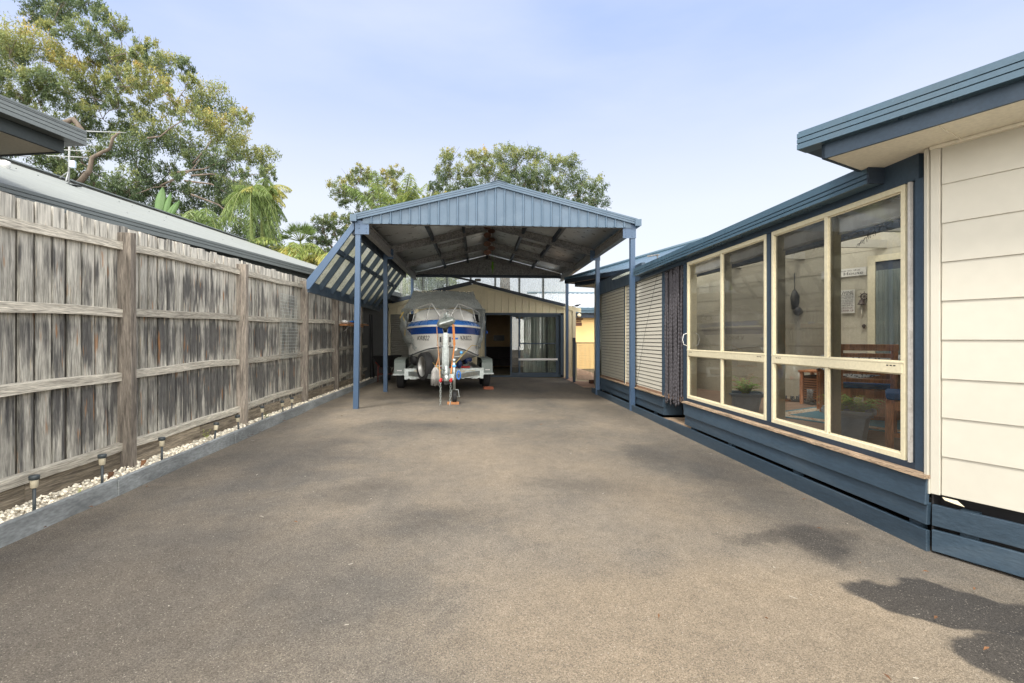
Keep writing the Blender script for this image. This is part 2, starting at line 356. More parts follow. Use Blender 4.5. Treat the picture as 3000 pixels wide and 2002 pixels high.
M['brick'] = paint('red_brick', (.36, .115, .06), .9, var=.25, bump=.5)
M['white'] = paint('white_paint', (.78, .78, .76), .5, var=.05)
M['rust'] = paint('rusty_metal', (.07, .03, .016), .85, var=.4, vs=9, bump=.4)
M['floor_in'] = paint('brown_floor', (.24, .15, .10), .6, var=.18, fv=.2, fs=50, stretch=(1, 8, 1))
M['frost'] = paint('frosted_plastic', (.58, .52, .38), .5, var=.08)
M['bronze'] = paint('dark_bronze', (.05, .03, .022), .5)
M['solar'] = paint('dark_plastic', (.045, .055, .06), .45)
M['bark'] = paint('bark', (.125, .098, .075), .85, var=.4, vs=3, fv=.2, fs=20, bump=.5, stretch=(2, 2, .6))
M['mop'] = paint('mop_cotton', (.36, .35, .335), .95, var=.3, fs=90, fv=.3)
M['pebble'] = paint('white_pebbles', (.78, .72, .59), .8, var=.06, ridv=.5, bump=.2)
M['gravel_base'] = paint('gravel_bed', (.62, .55, .43), .95, var=.3, vs=20, fv=.4, fs=70, bump=.9)
M['dirt'] = paint('soil', (.09, .075, .05), .95, var=.3)
M['leafdry'] = paint('dry_leaf', (.15, .07, .03), .8, ridv=.5)
M['string'] = paint('curtain_string', (.072, .067, .075), .9, var=.15, vs=5, fv=.5, fs=120, bump=.8, bs=110)
M['sticker'] = paint('gold_print', (.62, .38, .03), .5)
M['ink'] = paint('black_print', (.012, .012, .012), .5)
M['red_ink'] = paint('dark_red_print', (.10, .012, .012), .6)
M['signwhite'] = paint('sign_board', (.62, .60, .54), .7, var=.08)
M['louvre'] = paint('louvre_timber', (.30, .12, .05), .5, var=.2)
M['path'] = paint('brick_paving', (.38, .24, .17), .9, var=.3)
M['fence_cream'] = paint('cream_mesh', (.66, .58, .40), .55)
def glass(name, tint=(.93, .95, .94), ior=1.75, rough=.0, dirt=.03):
    k = NM(name); k.n.remove(k.p)
    t = k.n.new('ShaderNodeBsdfTransparent'); k.set(t.inputs[0], tint); g = k.n.new('ShaderNodeBsdfGlossy'); g.inputs['Roughness'].default_value = rough
    f = k.n.new('ShaderNodeFresnel'); f.inputs['IOR'].default_value = ior
    m1 = k.n.new('ShaderNodeMixShader'); k.l.new(f.outputs[0], m1.inputs[0]); k.l.new(t.outputs[0], m1.inputs[1]); k.l.new(g.outputs[0], m1.inputs[2])
    d = k.n.new('ShaderNodeBsdfDiffuse'); k.set(d.inputs[0], (.5, .48, .42)); m2 = k.n.new('ShaderNodeMixShader')
    k.set(m2.inputs[0], k.rng(k.noise(2.5, None, 5, .6), .35, .8, 0, dirt*2.5))
    k.l.new(m1.outputs[0], m2.inputs[1]); k.l.new(d.outputs[0], m2.inputs[2]); k.l.new(m2.outputs[0], k.out.inputs[0])
    return k.m
M['glass'] = glass('window_glass')
M['glass_dull'] = glass('shutter_glass', (.99, .99, .98), 1.12, .02, .0)
def sheer(name, col, transp=.4, transl=.4, fine=None):
    k = NM(name); k.n.remove(k.p)
    c = k.mul(k.rgb(col), k.rng(k.noise(6, k.mapv((1, 1, .3)), 4, .6), .3, .7, .85, 1.12))
    d = k.n.new('ShaderNodeBsdfDiffuse'); k.set(d.inputs[0], c); t = k.n.new('ShaderNodeBsdfTranslucent'); k.set(t.inputs[0], c)
    m = k.n.new('ShaderNodeMixShader'); m.inputs[0].default_value = transl; k.l.new(d.outputs[0], m.inputs[1]); k.l.new(t.outputs[0], m.inputs[2])
    tr = k.n.new('ShaderNodeBsdfTransparent'); m2 = k.n.new('ShaderNodeMixShader')
    f = transp if fine is None else k.rng(k.noise(fine, None, 2), .4, .6, transp-.15, transp+.15)
    k.set(m2.inputs[0], f); k.l.new(m.outputs[0], m2.inputs[1]); k.l.new(tr.outputs[0], m2.inputs[2]); k.l.new(m2.outputs[0], k.out.inputs[0])
    return k.m
M['flyscreen'] = sheer('fly_screen', (.07, .068, .064), .5, .2)
M['blind'] = sheer('roller_blind', (.86, .84, .80), .04, .25)
M['curtain'] = sheer('sheer_curtain', (.42, .48, .44), .22, .5)
M['curtain_door'] = sheer('shed_curtain', (.62, .66, .60), .1, .3)
M['poly'] = sheer('clear_corrugated_sheet', (.62, .66, .60), .52, .65, 30)
M['poly_added'] = sheer('added_skylight_milky', (.88, .86, .80), .38, .85)
M['poly_awn'] = sheer('tinted_corrugated_sheet', (.30, .30, .24), .12, .75, 25)
M['tarp'] = sheer('grey_mesh_cover', (.52, .55, .54), .16, .4, 40)
# ------------------------------------------------------------------ ground
def gz(x, y=0):                                            # the drive falls gently towards the house
    if x < 0: return -0.018*max(-3.2, x)*max(0, min(1, (y-2)/7))
    return -0.018*min(3.6, x)
m = MB(); xs = [-60, -3.2, -2, 0, 2, 3.6, 60]; ys = [-30, 0, 5, 10, 17, 60]
m.add([(x, y, gz(x)-.16 if abs(x) > 10 else gz(x)-.16) for x in xs for y in ys], [(i*6+j, (i+1)*6+j, (i+1)*6+j+1, i*6+j+1) for i in range(6) for j in range(5)])
struct(build('ground', m, M['dirt']), 'bare earth under and around the houses')
m = MB(); m.grid(lambda u, v: (-3.06+6.35*u, -6+23.0*v, gz(-3.06+6.35*u, -6+23*v)+.012*math.sin(u*9+v*7)*math.sin(v*23)*(.35)), 60, 160)
o = build('driveway', m, M['asphalt']); struct(o, 'worn grey brown asphalt driveway with dark damp stains', 'driveway')
m = MB(); m.box(3.0, 4.6, 13.6, 23, -.16, -.04); struct(build('path', m, M['path']), 'brick paved path beyond the side gate', 'path')

# ------------------------------------------------------------------ paling fence
PY = [-1.9, .3, 2.55, 4.9, 7.2, 9.7, 11.8, 14.1, 16.4]
ftop = lambda y: 2.335+.0205*y
fen = thing('paling_fence', 'long weathered grey timber paling fence along the left of the driveway', 'fence', (-3.42, 0, 0))
RZ = [lambda y: 2.085+.027*y, lambda y: 1.48+.019*y, lambda y: .905+.012*y, lambda y: .24+.010*y]
for a, b in zip(PY[:-1], PY[1:]):
    m = MB(); y = a+.02
    while y < b-.02:
        dz = random.uniform(-.008, .009); w = random.uniform(.116, .130); t = random.uniform(-.006, .006); x = -3.455+random.uniform(-.004, .004)
        m.hexa([(x-.016, y, .25), (x+t, y, .25), (x-t, y+w, .25), (x-.016, y+w, .25), (x-.016, y, ftop(y)+dz), (x+t, y, ftop(y)+dz-.004), (x-t, y+w, ftop(y)+dz+random.uniform(-.008, .008)), (x-.016, y+w, ftop(y)+dz)])
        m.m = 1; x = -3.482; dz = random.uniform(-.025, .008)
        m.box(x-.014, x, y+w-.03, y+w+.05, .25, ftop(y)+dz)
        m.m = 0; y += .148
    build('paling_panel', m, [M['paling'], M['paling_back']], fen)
    for i, rz in enumerate(RZ):
        m = MB(); ya, yb = a+.08, b+.012; n = 10; t = .083; rr = random.random()
        sag = random.uniform(-.018, .02)
        def rail(u, k):
            yy = ya+(yb-ya)*u; z = rz(yy)+sag*math.sin(math.pi*u)+.006*math.sin(u*9+i); xo = .005*math.sin(7*u+i*2)
            return [(-3.452, yy, z-.02), (-3.408+xo, yy, z-.02), (-3.405+xo, yy, z+t-.028), (-3.452, yy, z+t-.02)][k]
        vs = [rail(j/(n-1), k) for j in range(n) for k in range(4)]
        fs = [(j*4+k, j*4+(k+1) % 4, (j+1)*4+(k+1) % 4, (j+1)*4+k) for j in range(n-1) for k in range(4)]+[(3, 2, 1, 0), ((n-1)*4, (n-1)*4+1, (n-1)*4+2, (n-1)*4+3)]
        m.add(vs, fs, rid=rr); build('rail', m, M['rail'], fen)
    m = MB(); m.box(-3.46, -3.435, a+.05, (a+b)/2+.2, .07, .262); m.box(-3.452, -3.43, (a+b)/2+.2, b+.01, .07, .258); build('plinth_board', m, M['plinth'], fen)
for y in PY:
    m = MB(); ht = 2.262+.021*y; l = random.uniform(-.012, .012)
    m.hexa([(-3.47, y, -.1), (-3.325, y, -.1), (-3.325, y+.078, -.1), (-3.47, y+.078, -.1), (-3.47+l, y, ht+.005), (-3.325+l, y, ht), (-3.325+l, y+.078, ht+.01), (-3.47+l, y+.078, ht)])
    build('post', m, M['fpost'], fen, bevel=.004)
# wire trellis on the fence
m = MB(); x = -3.395
for k in range(13): m.tube([(x, 8.62+.06*k, .98), (x, 8.62+.06*k, 2.13)], .0022, 4, smooth=False)
for k in range(20): m.tube([(x+.004, 8.58, 1.0+.059*k), (x+.004, 9.4, 1.0+.059*k)], .0022, 4, smooth=False)
tag(build('wire_trellis', m, M['silver']), 'panel of thin wire mesh fixed to the paling fence beside a post', 'trellis')

# kerb and gravel
kr = thing('timber_kerb', 'low grey painted timber edging boards holding back the white gravel', 'kerb', (-3.05, 0, 0))
KY = [-2.0, 1.6, 4.33, 6.3, 8.75, 11.2, 14, 16.6]
for a, b in zip(KY[:-1], KY[1:]):
    m = MB(); zt = lambda y: .113+.0098*y if y < 7 else .188-(y-7)*.002; n = 14
    r0 = random.random(); t0 = random.uniform(-.012, .012)
    vs = []
    for j in range(n):
        y = a+.006+(b-a-.012)*j/(n-1); w = .006*math.sin(y*3.1)+.004*math.sin(y*7.7)
        vs += [(-3.09+w, y, -.02), (-3.03+w, y, -.02), (-3.035+w+t0, y, zt(y)+w*.5), (-3.075+w+t0, y, zt(y)+.004+w*.5)]
    m.add(vs, [(j*4+k, j*4+(k+1) % 4, (j+1)*4+(k+1) % 4, (j+1)*4+k) for j in range(n-1) for k in range(4)]+[(3, 2, 1, 0), ((n-1)*4, (n-1)*4+1, (n-1)*4+2, (n-1)*4+3)], rid=r0)
    build('edging_board', m, M['kerb'], kr, bevel=.004)
for y in (4.33, 6.3):
    m = MB(); m.box(-3.03, -3.018, y-.03, y+.035, .02, .15); build('joining_plate', m, M['kerb'], kr, bevel=.003)
m = MB(); m.box(-3.45, -3.075, -2, 16.6, -.1, .078); struct(build('gravel_bed', m, M['gravel_base']), 'bed of fine pale grit under the pebbles')
ico = [(0,0,1),(.89,0,.45),(.28,.85,.45),(-.72,.53,.45),(-.72,-.53,.45),(.28,-.85,.45),(.72,.53,-.45),(-.28,.85,-.45),(-.89,0,-.45),(-.28,-.85,-.45),(.72,-.53,-.45),(0,0,-1)]
icf = [(0,1,2),(0,2,3),(0,3,4),(0,4,5),(0,5,1),(1,6,2),(2,7,3),(3,8,4),(4,9,5),(5,10,1),(1,10,6),(2,6,7),(3,7,8),(4,8,9),(5,9,10),(6,11,10),(7,11,6),(8,11,7),(9,11,8),(10,11,9)]
m = MB()
for i in range(9500):
    y = 1.2+15.2*random.random()**1.5; x = -3.43+.35*random.random(); r = random.uniform(.007, .0155)*(1.1 if y < 6 else 1.3)
    z = .08+random.random()**2*.03+.02*math.exp(-((x+3.33)/.05)**2); a = random.random()*6.3; sa, ca = math.sin(a), math.cos(a); q = random.uniform(.5, .8); e = random.uniform(.65, 1)
    m.add([(x+r*(v[0]*ca-v[1]*sa*e), y+r*(v[0]*sa+v[1]*ca*e), z+r*q*v[2]) for v in ico], icf, True)
o = build('gravel', m, M['pebble']); struct(o, 'cream white pebbles strewn along the foot of the paling fence', 'gravel', 'stuff')

# solar lights
def solar_light(px, lean, h, label):
    y = yon(px, -3.13); o = thing('solar_light', label, 'garden light', (-3.13, y, .09), 0, 'solar stake lights along the gravel strip')
    def P(z): return (lean[0]*z, lean[1]*z, z)
    m = MB(); m.tube([P(-.05), P(h-.08)], .0105, 10); build('stake', m, M['solar'], o, True)
    ax = Vector((lean[0], lean[1], 1)).normalized()
    m = MB(); m.lathe(P(h-.085), [(.014, 0), (.021, .004), (.024, .05), (.024, .058)], 16, ax); build('light_cup', m, M['frost'], o, True)
    m = MB(); m.lathe(P(h-.027), [(.024, 0), (.030, .002), (.031, .026), (.028, .032), (.0, .033)], 18, ax); build('cap', m, M['solar'], o, True)
LL = ['nearest solar stake light, black capped, at the left edge beside the first gravel patch', 'black capped solar stake light just left of the first big fence post', 'upright solar stake light in the gravel just right of the nearest big fence post',
      'solar stake light leaning towards the fence, third before the second fence post', 'slightly leaning solar stake light directly in front of the second fence post', 'solar stake light in front of a green weed, right of the second fence post',
      'crooked solar stake light, second last towards the carport', 'farthest solar stake light, just before the third fence post']
for i, (px, ln, h) in enumerate([(100, (0, 0), .285), (299, (0, 0), .285), (474, (0, 0), .27), (627, (-.03, .28), .24), (700, (.0, -.16), .25), (768, (0, 0), .265), (830, (0, -.2), .25), (855, (0, 0), .255)]):
    solar_light(px, ln, h, LL[i])
# weeds
def weed(c, n, h, mt, label, s=.03, group=None):
    m = MB(); c = Vector(c)
    for i in range(n):
        a = random.random()*6.28; l = h*random.uniform(.4, 1); sp = random.uniform(.15, .8)
        for k in range(7):
            t = (k+1)/7; p = c+Vector((math.cos(a)*sp*l*t, math.sin(a)*sp*l*t, l*t*(1-.35*t*sp)))
            q = random.random()*6.28; d = Vector((math.cos(q), math.sin(q), random.uniform(-.2, .5)))*s*random.uniform(.4, 1); e = Vector((-d.y, d.x, 0))*.3
            m.add([p, p+d*.5+e, p+d, p+d*.5-e], [(0, 1, 2, 3)])
    return tag(build('weed', m, mt), label, 'plant', group)

# ------------------------------------------------------------------ carport
YF, YB = 9.17, 16.9; XL, XR, XM = -2.25, 3.0, .39
cp = thing('carport', 'open gabled steel carport painted blue, standing over the boat', 'carport', (XM, YF, 0))
def roofz(x): return 4.27-.250*abs(x-XM)                  # top of roof
FR = [YF+.02, 12.0, 14.4, 16.75]
pf = [(-2.21, 9.17, -2.26, 1), (2.98, 9.17, 2.98, 1), (-2.25, 12.0, -2.25, 0), (2.97, 11.85, 2.97, 0), (-2.22, 16.6, -2.22, 0), (3.04, 16.35, 3.04, 0)]
for xt, y, xb, fr in pf:
    m = MB(); w = .047; g = gz(xb, y)
    m.hexa([(xb-w, y-w, g-.05), (xb+w, y-w, g-.05), (xb+w, y+w, g-.05), (xb-w, y+w, g-.05), (xt-w, y-w, 3.56), (xt+w, y-w, 3.56), (xt+w, y+w, 3.56), (xt-w, y+w, 3.56)])
    build('post', m, M['post_blue'], cp, bevel=.006)
for (x, y, s) in ((-2.21, 9.17, 1), (2.98, 9.17, -1), (-2.25, 12.0, 1), (2.97, 11.85, -1)):
    m = MB(); m.box(min(x-s*.055, x+s*.2), max(x-s*.055, x+s*.2), y-.058, y-.052, 3.27, 3.52)
    for i in range(2):
        for j in range(3): m.lathe((x+s*(.02+.13*i), y-.058, 3.31+.07*j), [(.009, 0), (.006, .006)], 6, (0, -1, 0))
    build('bracket_plate', m, M['post_blue'], cp)
# gable panel: pans and ribs
def ribbed(x0, x1, pitch, zb, zt, y, depth=.022, ribw=.03):
    m = MB(); X = []; k = x0
    while k < x1: X += [(k, 0), (k+pitch-ribw-.012, 0), (k+pitch-ribw, 1), (k+pitch-.012, 1)]; k += pitch
    X = [q for q in X if q[0] < x1]+[(x1, 0)]
    xs2 = []
    for a, b in zip(X[:-1], X[1:]):
        xs2.append(a)
        if a[0] < XM < b[0] and zt(0) != zt(1): xs2.append((XM, a[1]))
    xs2.append(X[-1])
    vs = []
    for a, r in xs2: vs += [(a, y-r*depth, zb(a)), (a, y-r*depth, zt(a))]
    m.add(vs, [(2*i, 2*i+2, 2*i+3, 2*i+1) for i in range(len(xs2)-1)]); return m
m = ribbed(-2.12, 2.93, .1765, lambda x: 3.465+.002*math.sin(x*3), lambda x: roofz(x)-.045, 9.10)
k = -2.12+.08
while k < 2.9: m.lathe((k+.04, 9.095, 3.485), [(.008, 0), (.005, .007)], 6, (0, -1, 0)); k += .353
build('gable_panel', m, M['gable_blue'], cp, solid=.003)
for s in (-1, 1):
    xe = XM+s*2.66
    m = MB(); z0 = roofz(XM)+.03; z1 = roofz(xe)+.03
    for (yo, a, b) in ((0, 0, -.032), (.012, -.032, -.040), (0, -.040, -.072), (.012, -.072, -.080), (0, -.080, -.115)):
        m.prism([(XM, 9.055+yo, z0+a), (xe, 9.055+yo, z1+a), (xe, 9.055+yo, z1+b), (XM, 9.055+yo, z0+b)][::s], (0, .05-yo, 0))
    build('barge_capping', m, M['gable_blue'], cp)
    m = MB(); xg = xe-s*.02                              # eave gutter
    prof = [(0, .12), (0, 0), (.11, 0), (.11, .035), (.118, .04), (.118, .06), (.11, .065), (.11, .13), (.104, .13), (.104, .006), (.006, .006), (.006, .12)]
    pts = [(xg+s*(p[0]-.03), p[1]+roofz(xe)-.11) for p in prof]
    m.prism([(a, 9.04, z) for a, z in pts][::s], (0, 7.9, 0)); m.prism([(xg-s*.03, 9.035, roofz(xe)-.11), (xg+s*.088, 9.035, roofz(xe)-.11), (xg+s*.088, 9.035, roofz(xe)+.02), (xg-s*.03, 9.035, roofz(xe)+.01)][::s], (0, .005, 0))
    build('gutter', m, M['gable_blue'], cp)
    def rf(i, j, s=s):
        y = 9.08+i*.0127; x = XM+s*2.62*j; return (x, y, roofz(x)-.012+.0085*math.cos(i*math.pi/3))
    m = MB(); m.gridfi(lambda i, j: rf(i, j), 618, 2); build('roof_sheet', m, M['roof_under'], cp, solid=.002)
    m = MB(); x = XM+s*2.50; m.box(min(x, x+s*.06), max(x, x+s*.06), 9.2, 16.8, 3.33, 3.53); m.box(min(x, x-s*.045), max(x, x-s*.045), 9.2, 16.8, 3.515, 3.53); m.box(min(x, x-s*.045), max(x, x-s*.045), 9.2, 16.8, 3.33, 3.345)
    build('eave_beam', m, M['galv_dark'], cp)
    for y in FR[1:]:                                     # C-section rafters
        m = MB(); xa = XM+s*2.5; za = roofz(xa)-.03; zb = roofz(XM)-.03
        m.prism([(XM, y, zb-.02), (xa, y, za-.02), (xa, y, za-.2), (XM, y, zb-.2)], (0, .006, 0))
        for h in (.02, .19): m.prism([(XM, y-.045, zb-h), (xa, y-.045, za-h), (xa, y-.045, za-h-.012), (XM, y-.045, zb-h-.012)], (0, .051, 0))
        build('rafter', m, M['galv_dark'], cp)
    for xo in (.73, 1.5):
        x = XM+s*xo; m = MB(); m.beam((x, 9.2, roofz(x)-.085), (x, 16.75, roofz(x)-.085), .06, .13); build('purlin', m, M['dark_blue'], cp)
    for y in (10.55, 13.2, 15.6):
        m = MB(); a, b = XM+s*.73, XM+s*1.5; m.beam((a, y, roofz(a)-.075), (b, y, roofz(b)-.075), .05, .09); build('nogging', m, M['galv_dark'], cp)
m = MB(); m.box(XM-.11, XM-.05, 9.2, 16.8, 4.09, 4.22); build('ridge_beam', m, M['dark_blue'], cp)
m = MB(); m.prism([(XM, 9.04, roofz(XM)+.045), (XM+.16, 9.04, roofz(XM+.16)+.035), (XM+.16, 9.04, roofz(XM+.16)+.028), (XM, 9.04, roofz(XM)+.038), (XM-.16, 9.04, roofz(XM-.16)+.028), (XM-.16, 9.04, roofz(XM-.16)+.035)], (0, 7.9, 0)); build('ridge_cap', m, M['gable_blue'], cp)
m = ribbed(-2.18, 2.98, .2, lambda x: 3.52, lambda x: roofz(x)-.05, 16.82, .02); build('rear_gable_panel', m, M['galv_dark'], cp, solid=.003)
m = MB(); m.box(-2.2, 3.0, 16.70, 16.80, 3.44, 3.53); build('rear_tie_beam', m, M['dark_blue'], cp)
m = MB(); m.box(-2.2, 3.0, 9.2, 9.26, 3.475, 3.53); build('front_tie_beam', m, M['galv_dark'], cp)
# poly screen over the shed roof
sz = lambda x: 3.30-.235*abs(x+.22)
px_st = [1147, 1175, 1238, 1309, 1379, 1451, 1522, 1592, 1657]; SX = [xon(p, 16.9) for p in px_st]
for a, b in zip(SX[:-1], SX[1:]):
    m = MB(); n = max(6, int((b-a)/.0127)); vs = []
    for i in range(n+1):
        x = a+(b-a)*i/n; vs += [(x, 16.93+.008*math.cos(i*math.pi/3), sz(x)), (x, 16.93+.008*math.cos(i*math.pi/3), 3.52)]
    m.add(vs, [(2*i, 2*i+2, 2*i+3, 2*i+1) for i in range(n)], True); build('clear_panel', m, M['poly'], cp)
for x in SX[1:-1]:
    m = MB(); m.box(x-.035, x+.035, 16.96, 17.0, sz(x), 3.5); build('stud', m, M['galv_dark'], cp)
m = MB(); m.beam((xon(1290, 16.7), 16.7, 3.53), (xon(1395, 16.7), 16.7, 3.30), .05, .06); m.beam((SX[0], 16.86, sz(SX[0])-.05), (-.22, 16.86, 3.27), .07, .13); m.beam((-.22, 16.86, 3.30), (SX[-1]-.03, 16.86, sz(SX[-1])-.02), .07, .1); build('raking_beam', m, M['dark_blue'], cp)
# slanting side awning
ax0, az0, ax1, az1 = -2.31, 3.50, -3.12, 2.36
m = MB(); m.prism([(ax0+.02, 9.15, az0+.03), (ax1-.03, 9.15, az1+.06), (ax1-.03, 9.15, az1-.11), (ax1+.02, 9.15, az1-.11), (ax0+.02, 9.15, az0-.13)], (0, .045, 0))
build('awning_barge_board', m, M['post_blue'], cp, bevel=.004)
m = MB(); m.box(ax1-.03, ax1+.015, 9.2, 15.7, 2.2, 2.42); build('awning_edge_beam', m, M['trim_blue'], cp)
m = MB(); m.box(ax0-.03, ax0+.02, 9.2, 15.7, 3.28, 3.46); build('awning_head_beam', m, M['dark_blue'], cp)
for i in range(9):
    y = 9.75+i*.735; m = MB(); m.beam((ax0, y, az0-.08), (ax1+.02, y, az1-.05), .045, .09, (0, 1, 0)) if 0 else m.beam((ax0, y, az0-.07), (ax1+.02, y, az1-.05), .05, .10); build('awning_rafter', m, M['trim_blue'], cp)
for t in (.40,):
    m = MB(); x = ax0+(ax1-ax0)*t; z = az0+(az1-az0)*t; m.beam((x, 9.2, z-.06), (x, 15.7, z-.06), .06, .09); build('awning_batten', m, M['trim_blue'], cp)
m = MB(); m.gridfi(lambda i, j: (ax0+(ax1-ax0)*j-.012*math.cos(i*math.pi/3)*.8, 9.19+i*.0127, az0+.02+(az1-az0)*j+.008*math.cos(i*math.pi/3)*.6), 514, 2); build('awning_sheet', m, M['poly_awn'], cp)
# rusty hanging ornament and small bird ornament
m = MB(); m.tube([(.27, 11.3, 4.12), (.27, 11.3, 3.2)], .004, 5)
for i in range(7):
    z = 3.95-i*.1; s = 1 if i % 2 else -1; a = random.uniform(-.4, .4)
    m.prism([(.27+s*(.16*math.cos(t)*.55+.05), 11.3+.03*s*math.sin(t+a), z+.06*math.sin(t)) for t in [k*math.pi/5 for k in range(10)]], (0, .006, 0))
tag(build('hanging_ornament', m, M['rust']), 'rusty brown leaf shaped metal ornament hanging from the carport ridge', 'ornament')
m = MB(); m.ball((xon(1443, 14.2), 14.2, 3.44), .055, (.6, .8, 1.7), 10, .06); m.ball((xon(1443, 14.2), 14.16, 3.55), .035); m.tube([(xon(1443, 14.2), 14.2, 3.4), (xon(1443, 14.2)+.01, 14.22, 3.24)], [.02, .006], 6); m.tube([(xon(1443, 14.2), 14.2, 3.56), (xon(1443, 14.2), 14.2, 4.1)], .003, 4)
tag(build('bird_ornament', m, paint('parrot_green', (.14, .32, .03), .7)), 'small green bird shaped ornament hanging deep under the carport ridge', 'ornament')

# ------------------------------------------------------------------ shed
sh = thing('garage_shed', 'cream ribbed steel shed with gable roof and blue sliding door behind the boat', 'shed', (0, 17, 0))
SY = 17.02; stop = lambda x: 3.27-.243*abs(x)
dx0, dx1 = xon(1420, 17), xon(1651, 17); rx0, rx1 = xon(1144, 17), -.75
def shedwall(x0, x1, zb):
    m = MB(); X = []; k = -3.5
    step = .243
    while k < x1+step: X += [(k, 0), (k+step-.04, 0), (k+step-.032, 1), (k+step-.008, 1)]; k += step
    def r(x):
        for a, b in zip(X[:-1], X[1:]):
            if a[0] <= x <= b[0]: return a[1]+(b[1]-a[1])*(x-a[0])/max(1e-6, b[0]-a[0])
        return 0
    P = sorted({x0, x1}|{a for a, _ in X if x0 < a < x1}|({0.0} if x0 < 0 < x1 else set()))
    vs = []
    for x in P: vs += [(x, SY-.034*r(x), zb), (x, SY-.034*r(x), stop(x)-.05)]
    m.add(vs, [(2*i, 2*i+2, 2*i+3, 2*i+1) for i in range(len(P)-1)]); return m
m = MB()
for a, b, z in ((-3.5, rx0, -.1), (rx0, rx1, 2.17), (rx1, dx0, -.1), (dx0, dx1, 2.235), (dx1, 3.42, -.1)): m.merge(shedwall(a, b, z))
m.box(-3.53, -3.5, 17.0, 22, -.1, 2.4); m.box(3.42, 3.46, 16.99, 22, -.1, 2.42); m.box(-3.5, 3.45, 22, 22.05, -.1, 2.5)
build('wall', m, M['shed'], sh, solid=.003)
m = MB()
for s in (-1, 1):
    xe = s*3.66
    for (yo, a, b) in ((0, .02, -.05), (.014, -.05, -.06), (0, -.06, -.13)):
        m.prism([(0, 16.965+yo, 3.27+a), (xe, 16.965+yo, 3.27-.243*3.66+a), (xe, 16.965+yo, 3.27-.243*3.66+b), (0, 16.965+yo, 3.27+b)][::s], (0, .05-yo, 0))
build('barge_capping', m, paint('shed_trim', (.66, .59, .40), .45), sh)
m = MB()
for x in (3.2, rx0-.12): m.box(x, x+.1, 16.985, 17.015, -.05, 2.3)
m.box(3.36, 3.47, 16.96, 17.0, -.1, 2.36)
build('corner_trim', m, paint('shed_trim_light', (.68, .6, .42), .5), sh)
for s in (-1, 1):
    m = MB(); m.prism([(0, 17.0, 3.26), (s*3.66, 17.0, 3.26-.243*3.66), (s*3.66, 17.0, 3.235-.243*3.66), (0, 17.0, 3.235)][::s], (0, 5.2, 0)); build('roof', m, M['silver_roof'], sh)
# roller door
m = MB(); n = 30; vs = []
for i in range(n*4+1): z = -.02+2.19*i/(n*4); yy = 17.05-.018*math.cos(i*math.pi/2); vs += [(rx0, yy, z), (rx1, yy, z)]
m.add(vs, [(2*i, 2*i+1, 2*i+3, 2*i+2) for i in range(n*4)], True); build('roller_door', m, paint('roller_grey', (.26, .25, .215), .5), sh)
# sliding door
fx = dx0; top = 2.235
m = MB()
for a, b, c, d in ((dx0, dx0+.05, -.02, top), (dx1-.12, dx1, -.02, top), (dx0, dx1, top-.075, top), (dx0, dx1, -.03, .045)):
    m.box(a, b, 16.93, 17.06, c, d)
dj = build('door_frame', m, M['trim_blue'], sh, bevel=.003)
def leaf(name, x0, x1, y, rail=None):
    m = MB(); z0, z1 = .045, top-.075; w = .065
    m.box(x0, x0+w, y, y+.035, z0, z1); m.box(x1-w, x1, y, y+.035, z0, z1); m.box(x0+w, x1-w, y, y+.035, z0, z0+.09); m.box(x0+w, x1-w, y, y+.035, z1-.06, z1)
    if rail: m.box(x0+w, x1-w, y+.002, y+.03, rail-.022, rail+.022)
    d = build(name, m, M['trim_blue'], sh, bevel=.003)
    m = MB(); m.box(x0+w, x1-w, y+.014, y+.019, z0+.09, z1-.06); build('pane', m, M['glass'], d)
    return d
X = lambda p: xon(p, 17)
leaf('sliding_door', X(1495), X(1640), 17.02)
d2 = leaf('screen_door', X(1519), X(1634), 16.975, 1.16)
m = MB(); m.box(X(1519), X(1633), 16.95, 16.972, .565, .635); build('push_bar', m, M['white'], d2)
m = MB(); m.box(X(1520.5), X(1523), 16.95, 16.972, .92, 1.05); build('handle', m, M['white'], d2)
m = MB(); m.box(X(1601), X(1606), 17.065, 17.09, .1, 2.15); build('stile', m, M['dark_blue'], sh)
def curtain_mesh(P0, P1, z0, z1, n, amp, folds):
    m = MB(); P0, P1 = Vector(P0), Vector(P1); t = (P1-P0).normalized(); nn = Vector((-t.y, t.x, 0)); ph = random.random()*6
    def f(u, v):
        a = amp*(math.sin(u*folds*6.283+ph+.5*math.sin(v*3))+.4*math.sin(u*folds*2.3*6.283+v*2)); p = P0.lerp(P1, u)+nn*a*(.6+.4*(1-v)); return (p.x, p.y, z0+(z1-z0)*v)
    return m.grid(f, n, 10)
tag(build('shed_curtain', curtain_mesh((X(1533), 17.16, 0), (X(1636), 17.16, 0), .06, 2.15, 90, .02, 8), M['curtain_door']), 'pale sheer curtain hanging behind the glass of the shed sliding door', 'curtain')
